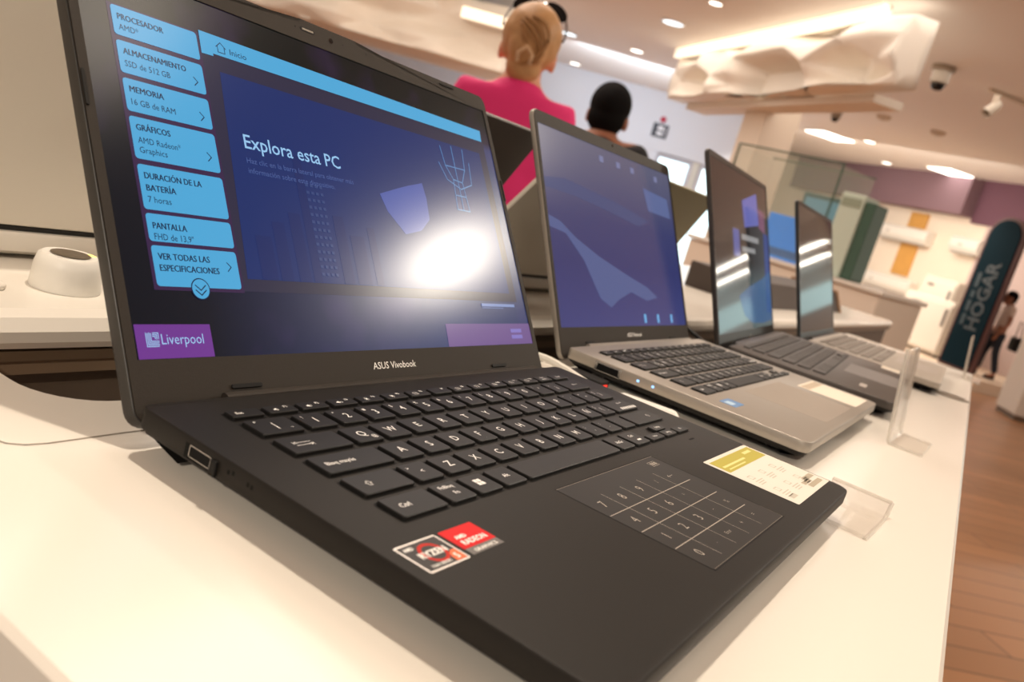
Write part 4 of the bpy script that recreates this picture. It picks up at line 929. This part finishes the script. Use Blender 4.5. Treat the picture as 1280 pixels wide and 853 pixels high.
for x, y, w, lb in ((14.83, 3.5, 0.34, 'bright rectangular ceiling panel right of the pillar'), (16.05, 1.62, 0.34, 'bright rectangular ceiling panel above the purple band at the right')):
    t = thing('panel_light', lb, 'ceiling light', (x, y, CZ), math.radians(-42), 'rectangular ceiling panels')
    MB().box(-w, w, -0.30, 0.30, -0.02, -0.002).build('panel_frame', M_WHITE, t, s=1.0, bevel=0.004)
    MB().box(-w + 0.03, w - 0.03, -0.27, 0.27, -0.032, -0.021).build('diffuser', mat('lamp_bright', (255, 252, 244), emit=(255, 248, 236), es=5), t, s=1.0)
def dome(x, y, lb, k=1.0):
    t = thing('dome_camera', lb, 'security camera', (x, y, CZ), 0)
    MB().lathe([(0, -0.002), (0.11 * k, -0.002), (0.11 * k, -0.04 * k), (0.085 * k, -0.055 * k), (0.082 * k, -0.16 * k), (0.06 * k, -0.17 * k), (0, -0.17 * k)], 24).build('housing', mat('camera_housing', (150, 136, 120), rough=0.5), t, s=1.0, smooth=True)
    MB().lathe([(0.066 * k, -0.171 * k), (0.06 * k, -0.20 * k), (0.04 * k, -0.225 * k), (0, -0.235 * k)], 20).build('dome', M_LENS, t, s=1.0, smooth=True)
dome(8.8, 1.18, 'grey dome camera under the ceiling at the upper right')
dome(12.2, 2.85, 'smaller dome camera on the ceiling right of the pillar', 0.8)
for x, y, lb in ((12.05, 2.21, 'smoke detector on the ceiling right of the small dome camera'), (12.4, 1.55, 'smoke detector on the ceiling farther right, above the purple band')):
    t = thing('smoke_detector', lb, 'smoke detector', (x, y, CZ), 0)
    MB().lathe([(0, -0.002), (0.10, -0.002), (0.10, -0.02), (0.07, -0.05), (0, -0.055)], 20).build('detector_body', mat('detector_cream', (206, 190, 170), rough=0.6), t, s=1.0, smooth=True)
    MB().lathe([(0, -0.056), (0.02, -0.056), (0.02, -0.062), (0, -0.062)], 10).build('detector_cap', mat('flap_grey', (176, 168, 158), rough=0.5), t, s=1.0)
def track_spot(x, y, lb, lit):
    t = thing('track_spotlight', lb, 'spotlight', (x, y, CZ), math.radians(-40))
    MB().box(-0.12, 0.9, -0.018, 0.018, -0.03, -0.002).build('track', mat('track_tan', (196, 180, 160), rough=0.5), t, s=1.0)
    MB().box(-0.02, 0.02, -0.02, 0.02, -0.12, -0.031).build('stem', mat('track_tan', (196, 180, 160), rough=0.5), t, s=1.0)
    R = Matrix.Translation((0, 0, -0.17)) @ Matrix.Rotation(math.radians(40), 4, 'Y')
    MB().lathe([(0, 0.09), (0.035, 0.085), (0.05, 0.04), (0.055, -0.09), (0.045, -0.09), (0.04, -0.05), (0, -0.05)], 18, M=R).build('lamp_head', mat('spot_head', (190, 176, 158), rough=0.4), t, s=1.0, smooth=True)
    MB().lathe([(0, -0.055), (0.04, -0.055), (0.04, -0.06), (0, -0.06)], 14, M=R).build('bulb', mat('lamp_bright', (255, 252, 244), emit=(255, 248, 236), es=5) if lit else mat('spot_off', (120, 110, 98), rough=0.3), t, s=1.0)
track_spot(9.45, 0.72, 'track spotlight with its rail at the right edge of the picture', False)
track_spot(15.9, 0.35, 'lit track spotlight just above the arched teal sign', True)

# glass showcase on a counter
SA = math.radians(-105)
sc_ = thing('showcase_counter', 'pale beige counter under the glass showcase', 'counter', (5.33, 1.65, 0), SA)
MB().box(-0.12, 1.25, -0.04, 0.60, 0.0, 0.97).build('counter_body', mat('counter_beige', (234, 222, 206), rough=0.5), sc_, s=1.0, bevel=0.01)
MB().box(-0.14, 1.27, -0.06, 0.62, 0.972, 1.0).build('counter_top', M_TABLE2, sc_, s=1.0, bevel=0.006)
M_PANE = mat('pale_green_glass', (196, 210, 190), rough=0.03, alpha=0.10, spec=0.5)
M_GEDGE = mat('glass_edge_green', (72, 92, 78), rough=0.2)
gc = thing('glass_showcase', 'green edged glass showcase behind the two farthest screens', 'showcase', (5.33, 1.65, 1.0), SA)
for (a, b, c, d, e, f) in ((0, 0.75, 0.0, 0.006, 0.002, 0.64), (0, 0.75, 0.444, 0.45, 0.002, 0.64), (0, 0.006, 0.007, 0.443, 0.002, 0.64), (0.744, 0.75, 0.007, 0.443, 0.002, 0.64), (0, 0.75, 0.0, 0.45, 0.641, 0.647)):
    MB().box(a, b, c, d, e, f).build('pane', M_PANE, gc, s=1.0)
for y in (0.0, 0.445):
    MB().box(-0.004, 0.754, y - 0.004, y + 0.006, 0.648, 0.658).build('edge_strip', M_GEDGE, gc, s=1.0)
for x in (0.0, 0.75):
    MB().box(x - 0.005, x + 0.005, -0.005, 0.005, 0.002, 0.647).build('corner_strip', M_GEDGE, gc, s=1.0)
tv = thing('display_screen', 'grey teal screen in the upper right of the glass showcase', 'screen', (5.33 + 0.58 * math.cos(SA) - 0.28 * math.sin(SA), 1.65 + 0.58 * math.sin(SA) + 0.28 * math.cos(SA), 1.0), SA)
MB().box(-0.17, 0.15, -0.01, 0.02, 0.10, 0.47).build('screen_case', mat('screen_case_teal', (84, 110, 108), rough=0.3), tv, s=1.0, bevel=0.006)
MB().box(-0.145, 0.125, -0.0135, -0.0105, 0.13, 0.44).build('screen_panel', mat('teal_screen_lit', (10, 16, 18), rough=0.2, emit=(96, 130, 136), es=0.9), tv, s=1.0)
MB().box(-0.06, 0.06, 0.021, 0.06, 0.001, 0.2).build('screen_stand', M_DARKLID, tv, s=1.0)
MB().box(-0.15, 0.10, -0.04, 0.10, 0.001, 0.012).build('stand_foot', M_DARKLID, tv, s=1.0)
bb = thing('blue_box', 'bright blue box standing low in the glass showcase', 'box', (5.33 + 0.45 * math.cos(SA) - 0.10 * math.sin(SA), 1.65 + 0.45 * math.sin(SA) + 0.10 * math.cos(SA), 1.0), SA)
MB().box(-0.12, 0.2, -0.02, 0.035, 0.002, 0.28).build('carton', mat('carton_blue_glow', (40, 140, 232), rough=0.4, emit=(20, 110, 220), es=0.25), bb, s=1.0, bevel=0.004)  # faint glow added to the carton's own blue
MB().box(-0.119, 0.199, -0.0215, -0.0205, 0.02, 0.07).build('carton_band', mat('carton_blue_dark', (44, 98, 170), rough=0.4), bb, s=1.0)
gs = thing('glass_block', 'thick pale green glass block right of the showcase with a dark green side', 'glass block', (5.33 + 0.90 * math.cos(SA), 1.65 + 0.90 * math.sin(SA), 1.0), SA)
MB().box(-0.10, 0.05, 0.0, 0.2, 0.002, 0.50).build('block_front', mat('block_green', (200, 212, 196), rough=0.15), gs, s=1.0, bevel=0.01)
MB().box(0.052, 0.12, 0.012, 0.19, 0.002, 0.47).build('block_side', mat('block_side_green', (66, 92, 76), rough=0.15), gs, s=1.0, bevel=0.01)
MB().box(-0.085, 0.035, -0.006, -0.001, 0.42, 0.47).build('block_label', mat('block_label', (150, 160, 140), rough=0.3), gs, s=1.0)

# white cabinet at the right edge
cb = thing('white_cabinet', 'plain white cabinet cut by the right edge of the picture', 'cabinet', (10.95, -0.72, 0), math.radians(20))
MB().box(-0.3, 0.3, -0.55, 0.36, 0.06, 1.42).build('cabinet_body', mat('cabinet_white', (214, 202, 188), rough=0.5), cb, s=1.0, bevel=0.01)
MB().box(-0.28, 0.28, -0.53, 0.34, 0.0, 0.059).build('cabinet_plinth', M_BROWN, cb, s=1.0)
MB().box(-0.31, 0.31, -0.56, 0.37, 1.421, 1.45).build('cabinet_top', M_TABLE2, cb, s=1.0, bevel=0.004)

# ------------------------------------------------------------------ people
def skin_mesh(chain_sets, sub=2):
    """chain_sets: list of chains [(pos, radius)...]; chains share vertices by equal position"""
    me = bpy.data.meshes.new('skin'); vs = []; rad = []; idx = {}; es = []
    for ch in chain_sets:
        prev = None
        for p, r in ch:
            k = tuple(round(c, 5) for c in p)
            if k not in idx: idx[k] = len(vs); vs.append(k); rad.append(r if isinstance(r, tuple) else (r, r))
            if prev is not None and prev != idx[k]: es.append((prev, idx[k]))
            prev = idx[k]
    me.from_pydata(vs, es, [])
    o = bpy.data.objects.new('skin', me); COL.objects.link(o)
    md = o.modifiers.new('s', 'SKIN'); md.use_smooth_shade = True
    for i, r in enumerate(rad): me.skin_vertices[0].data[i].radius = r
    me.skin_vertices[0].data[0].use_root = True
    sb = o.modifiers.new('u', 'SUBSURF'); sb.levels = sub; sb.render_levels = sub
    return o
def evaluated(o):
    dg = bpy.context.evaluated_depsgraph_get(); m = bpy.data.meshes.new_from_object(o.evaluated_get(dg)); bpy.data.objects.remove(o); return m
def fuse(meshes, voxel, m, name, parent, smooth_it=4):
    bm = bmesh.new()
    for q in meshes: bm.from_mesh(q)
    me = bpy.data.meshes.new(name); bm.to_mesh(me); bm.free()
    o = bpy.data.objects.new(name, me); COL.objects.link(o)
    r = o.modifiers.new('r', 'REMESH'); r.mode = 'VOXEL'; r.voxel_size = voxel; r.use_smooth_shade = True
    s_ = o.modifiers.new('m', 'SMOOTH'); s_.iterations = smooth_it; s_.factor = 0.5
    me2 = evaluated(o); me2.name = name
    for p in me2.polygons: p.use_smooth = True
    me2.materials.clear(); me2.materials.append(m)
    o2 = bpy.data.objects.new(name, me2); COL.objects.link(o2); o2.parent = parent
    return o2
def blob(c, rx, ry, rz, fn=None, n=(28, 18), M=None):
    bm = bmesh.new(); bmesh.ops.create_uvsphere(bm, u_segments=n[0], v_segments=n[1], radius=1.0)
    for v in bm.verts:
        p = v.co.copy()
        k = fn(p) if fn else 1.0
        q = Vector((p.x * rx, p.y * ry, p.z * rz)) * k
        if M is not None: q = M @ q
        v.co = q + Vector(c)
    me = bpy.data.meshes.new('b'); bm.to_mesh(me); bm.free(); return me
def head_parts(c, k, yaw):
    """skull, jaw, nose, ears, lips; the face looks along +y before yaw"""
    R = Matrix.Rotation(yaw, 3, 'Z')
    def at(x, y, z): return tuple(Vector(c) + R @ Vector((x, y, z)) * k)
    R4 = R.to_4x4()
    def eye_dent(p): return 1.0 - 0.09 * max(0, 1 - ((abs(p.x) - 0.38) ** 2 + (p.z + 0.02) ** 2) * 14) * (p.y > 0.5)
    L = [blob(at(0, -0.008, 0.03), 0.076 * k, 0.096 * k, 0.098 * k, eye_dent, M=R4), blob(at(0, 0.026, -0.06), 0.056 * k, 0.062 * k, 0.062 * k, M=R4)]
    L.append(blob(at(0, 0.098, -0.018), 0.013 * k, 0.018 * k, 0.024 * k, n=(12, 8), M=R4))
    L.append(blob(at(0, 0.086, -0.066), 0.024 * k, 0.010 * k, 0.006 * k, n=(12, 8), M=R4)); L.append(blob(at(0, 0.085, -0.077), 0.020 * k, 0.010 * k, 0.007 * k, n=(12, 8), M=R4))
    for s in (-1, 1): L.append(blob(at(s * 0.079, -0.008, -0.008), 0.010 * k, 0.020 * k, 0.032 * k, n=(12, 10), M=R4))
    return L, at, R4
def hand_chains(w, d, side, k):
    """palm and five fingers from wrist w hanging along d"""
    d = Vector(d).normalized(); a = Vector((0, 1, 0)); a = (a - d * a.dot(d)).normalized(); w = Vector(w); out = []
    palm = w + d * 0.05 * k
    out.append([(tuple(w), 0.026 * k), (tuple(palm), (0.034 * k, 0.016 * k))])
    for i, (off, ln) in enumerate(((-0.026, 0.062), (-0.009, 0.075), (0.009, 0.08), (0.026, 0.07))):
        b = palm + a * off * k + d * 0.035 * k
        out.append([(tuple(palm), (0.034 * k, 0.016 * k)), (tuple(b), 0.0095 * k), (tuple(b + d * ln * 0.55 * k), 0.009 * k), (tuple(b + d * ln * k + Vector((-side * 0.012, 0, 0)) * k), 0.0075 * k)])
    th = w + d * 0.03 * k + a * 0.03 * k
    out.append([(tuple(palm), (0.034 * k, 0.016 * k)), (tuple(th), 0.012 * k), (tuple(th + (d + a * 0.6).normalized() * 0.045 * k), 0.009 * k)])
    return out
def person(loc, yaw, height, label, skin, top_m, leg_m, hair_m, hair, head_yaw=0.0, woman=False, stride=0.0, sleeve=0.6, glasses=False, shz=1.37):
    k = height / 1.70
    t = thing('person', label, 'person', loc, yaw)
    sh = 0.165 if woman else 0.185
    hz, cz, nz = 0.93 * k, 1.30 * k, 1.43 * k
    hipw = 0.09 * k
    P = lambda *a: tuple(x for x in a)
    pel = P(0, 0, hz); 
    chains = [[(pel, (0.15 * k, 0.105 * k)), (P(0, 0.0, 1.08 * k), (0.125 * k, 0.095 * k)), (P(0, -0.01, cz), (0.155 * k, 0.11 * k)), (P(0, -0.012, nz), 0.064 * k), (P(0, 0.0, 1.52 * k), 0.060 * k)]]
    arms = []; hands = []; legs = []
    for s in (-1, 1):
        shd = P(s * sh * k, -0.015, shz * k); elb = P(s * (sh + 0.05) * k, -0.03, 1.09 * k); wr = P(s * (sh + 0.055) * k, 0.07 * k, 0.86 * k)
        arms.append([(P(0, -0.01, cz), (0.155 * k, 0.11 * k)), (shd, 0.056 * k), (elb, 0.040 * k), (wr, 0.027 * k)])
        hands += hand_chains(wr, Vector(wr) - Vector(elb), s, k)
        f = s * stride
        kn = P(s * hipw, 0.02 + f * 0.5, 0.50 * k); an = P(s * hipw, -0.02 + f, 0.09 * k); toe = P(s * (hipw + 0.02), 0.13 * k + f, 0.035 * k)
        legs.append([(pel, (0.15 * k, 0.105 * k)), (P(s * hipw, 0, 0.84 * k), 0.088 * k), (kn, 0.056 * k), (an, 0.040 * k), (toe, 0.034 * k)])
    hk = 1.12
    hc = (0, 0.02 + 0.01, 1.543 * k)
    hp, at, R4 = head_parts(hc, k * hk, head_yaw); kb = k; k = k * hk
    body = fuse([evaluated(skin_mesh(chains + arms + legs)), evaluated(skin_mesh(hands, 1))] + hp, 0.0085, skin, 'body', t, 3)
    # eyes
    for s in (-1, 1):
        me = blob(at(s * 0.031, 0.080, 0.012), 0.011 * k, 0.011 * k, 0.009 * k, n=(10, 8)); me.materials.append(mat('eye_dark', (40, 30, 26), rough=0.2))
        o = bpy.data.objects.new('eye', me); COL.objects.link(o); o.parent = t
    hair(t, at, k, R4, hair_m); kh = k; k = kb
    # clothes: same skeleton, a little thicker, cut at neckline, sleeve and hem
    g = 0.014 * k
    tc = [[(P(0, 0, 0.90 * k), (0.168 * k, 0.125 * k)), (P(0, 0.0, 1.08 * k), (0.145 * k, 0.112 * k)), (P(0, -0.01, cz), (0.172 * k, 0.127 * k)), (P(0, -0.012, 1.40 * k), (0.105 * k, 0.09 * k)), (P(0, -0.010, 1.465 * k), 0.078 * k)]]
    for s, ch in zip((-1, 1), arms):
        shd, elb = Vector(ch[1][0]), Vector(ch[2][0])
        tc.append([(P(0, -0.01, cz), (0.172 * k, 0.127 * k)), (tuple(shd), 0.066 * k), (tuple(shd.lerp(elb, sleeve)), 0.058 * k)])
    fuse([evaluated(skin_mesh(tc))], 0.010, top_m, 'top', t, 4)
    lc = []
    for ch in legs: lc.append([(pel, (0.160 * k, 0.115 * k)), (ch[1][0], 0.098 * k), (ch[2][0], 0.070 * k), (tuple(Vector(ch[3][0]) + Vector((0, 0, 0.02))), 0.058 * k)])
    fuse([evaluated(skin_mesh(lc))], 0.011, leg_m, 'trousers', t, 4)
    for s, ch in zip((-1, 1), legs):
        an, toe = Vector(ch[3][0]), Vector(ch[4][0])
        fuse([evaluated(skin_mesh([[((an.x, an.y - 0.03, 0.045 * k), 0.044 * k), ((an.x, an.y + 0.05, 0.045 * k), 0.045 * k), ((toe.x, toe.y + 0.02, 0.036 * k), 0.036 * k)]]))], 0.009, M_RUBBER, 'shoe', t, 3)
    k = kh
    if glasses:
        gl = MB()
        for s in (-1, 1):
            gl.add(*ring_lens(at, s, k))
        o = gl.build('sunglasses', mat('sunglass_dark', (18, 13, 12), rough=0.45, spec=0.15), t, s=1.0)
        for s in (-1, 1):
            MB().tube([at(s * 0.078, 0.020, 0.128), at(s * 0.090, 0.0, 0.098), at(s * 0.093, -0.03, 0.070), at(s * 0.090, -0.045, 0.052)], 0.003 * k, 6).build('temple_arm', mat('sunglass_frame', (48, 30, 24), rough=0.3), o, s=1.0, smooth=True)
        MB().tube([at(-0.014, 0.034, 0.150), at(0, 0.036, 0.154), at(0.014, 0.034, 0.150)], 0.0034 * k, 6).build('bridge', mat('sunglass_frame', (48, 30, 24), rough=0.3), o, s=1.0, smooth=True)
    return t
def ring_lens(at, s, k):
    n = 16; vs = []
    for off in (0.0, 0.006):
        for i in range(n):
            a = 2 * PI * i / n; u = 0.037 * math.cos(a); w = 0.027 * math.sin(a)
            vs.append(at(s * (0.046 + u * s), 0.030 + w * 0.35 + off - abs(0.046 + u * s) * 0.25, 0.152 + w * 0.92 - abs(0.046 + u * s) * 0.30))
    fs = [tuple(range(n)), tuple(range(2 * n - 1, n - 1, -1))] + [(i, (i + 1) % n, n + (i + 1) % n, n + i) for i in range(n)]
    return vs, fs
def hair_updo(t, at, k, R4, m):
    def cap(p):
        return 1.0 + 0.02 * noise.noise(p * 5) + 0.012 * math.sin(9 * p.z + 6 * p.x)
    L = [blob(at(0, -0.024, 0.044), 0.088 * k, 0.098 * k, 0.100 * k, cap, (40, 28), R4), blob(at(0.0, -0.085, 0.01), 0.058 * k, 0.042 * k, 0.072 * k, cap, (28, 20), R4), blob(at(0, -0.070, -0.05), 0.052 * k, 0.040 * k, 0.045 * k, cap, (24, 16), R4)]
    o = fuse(L, 0.006, m, 'hair', t, 2)
    # twisted strands and a clip at the back
    st = MB()
    for j in range(7):
        pts = []
        for q in range(12):
            a = -1.2 + q * 0.22; r = 0.052 - j * 0.006
            pts.append(at(r * math.cos(a * 1.4 + j * 0.5), -0.098 - 0.030 * math.cos((q - 6) * 0.2) + j * 0.001, 0.012 + (0.075 - 0.008 * j) * math.sin(a + 0.3)))
        st.tube(pts, 0.006 * k, 6)
    st.build('strands', mat('hair_strand_dark', (160, 116, 72), rough=0.55, vary=(60, 0.3)), o, s=1.0, smooth=True)
    cp = MB(); cp.tube([at(-0.018, -0.135, -0.045), at(-0.02, -0.140, -0.02), at(0.0, -0.142, 0.0), at(0.02, -0.140, -0.02), at(0.018, -0.135, -0.045)], 0.006 * k, 8)
    cp.build('hair_clip', mat('clip_tan', (206, 168, 130), rough=0.3), o, s=1.0, smooth=True)
def hair_short(t, at, k, R4, m):
    f = lambda p: 1.0 + 0.02 * noise.noise(p * 9)
    fuse([blob(at(0, -0.020, 0.048), 0.084 * k, 0.100 * k, 0.094 * k, f, (40, 28), R4), blob(at(0, -0.050, -0.006), 0.077 * k, 0.062 * k, 0.072 * k, f, (28, 20), R4)], 0.006, m, 'hair', t, 10)
SK1 = mat('skin_light', (214, 150, 116), rough=0.5); SK2 = mat('skin_tan', (150, 96, 70), rough=0.5)
# view direction over the table is roughly 30 degrees left of +x; the face looks along +y before yaw
person((1.985, 1.20, 0), math.radians(-52), 1.555, 'person in a pink top seen from behind, blond hair pinned up, sunglasses on the head', SK1, mat('pink_top', (232, 48, 122), rough=0.75), mat('dark_trousers', (52, 50, 56), rough=0.8), mat('hair_blond', (186, 140, 92), rough=0.5, vary=(40, 0.25)), hair_updo, math.radians(-7), True, glasses=True)
person((2.86, 1.345, 0), math.radians(-62), 1.51, 'person with short black hair and a black shirt seen from behind', SK2, mat('black_shirt', (26, 25, 28), rough=0.8), mat('navy_trousers', (40, 42, 54), rough=0.8), mat('hair_black', (10, 8, 8), rough=0.85, spec=0.15), hair_short, math.radians(-6), shz=1.445)
pp = WA(-4.42, 1.55, 0.161)
person(pp, math.radians(20), 1.30 * 0.97, 'distant person in a pale top and dark trousers walking behind the teal sign', SK2, mat('pale_top', (200, 180, 168), rough=0.8), mat('dark_jeans', (36, 42, 54), rough=0.8), mat('hair_black', (10, 8, 8), rough=0.85, spec=0.15), hair_short, 0.0, True, 0.10)
bg = thing('shoulder_bag', 'black shoulder bag hanging at the side of the distant walking person', 'bag', (pp[0] + 0.02, pp[1] - 0.24, pp[2] + 0.46), math.radians(20))
MB().prism(rrect(-0.13, 0.13, -0.05, 0.05, 0.03, 4), 0, 0.2, 0.02).build('bag_body', M_RUBBER, bg, s=1.0, smooth=True)
MB().tube([(-0.1, 0, 0.19), (-0.06, 0.02, 0.42), (0.06, 0.02, 0.42), (0.1, 0, 0.19)], 0.008, 6).build('strap', M_RUBBER, bg, s=1.0, smooth=True)
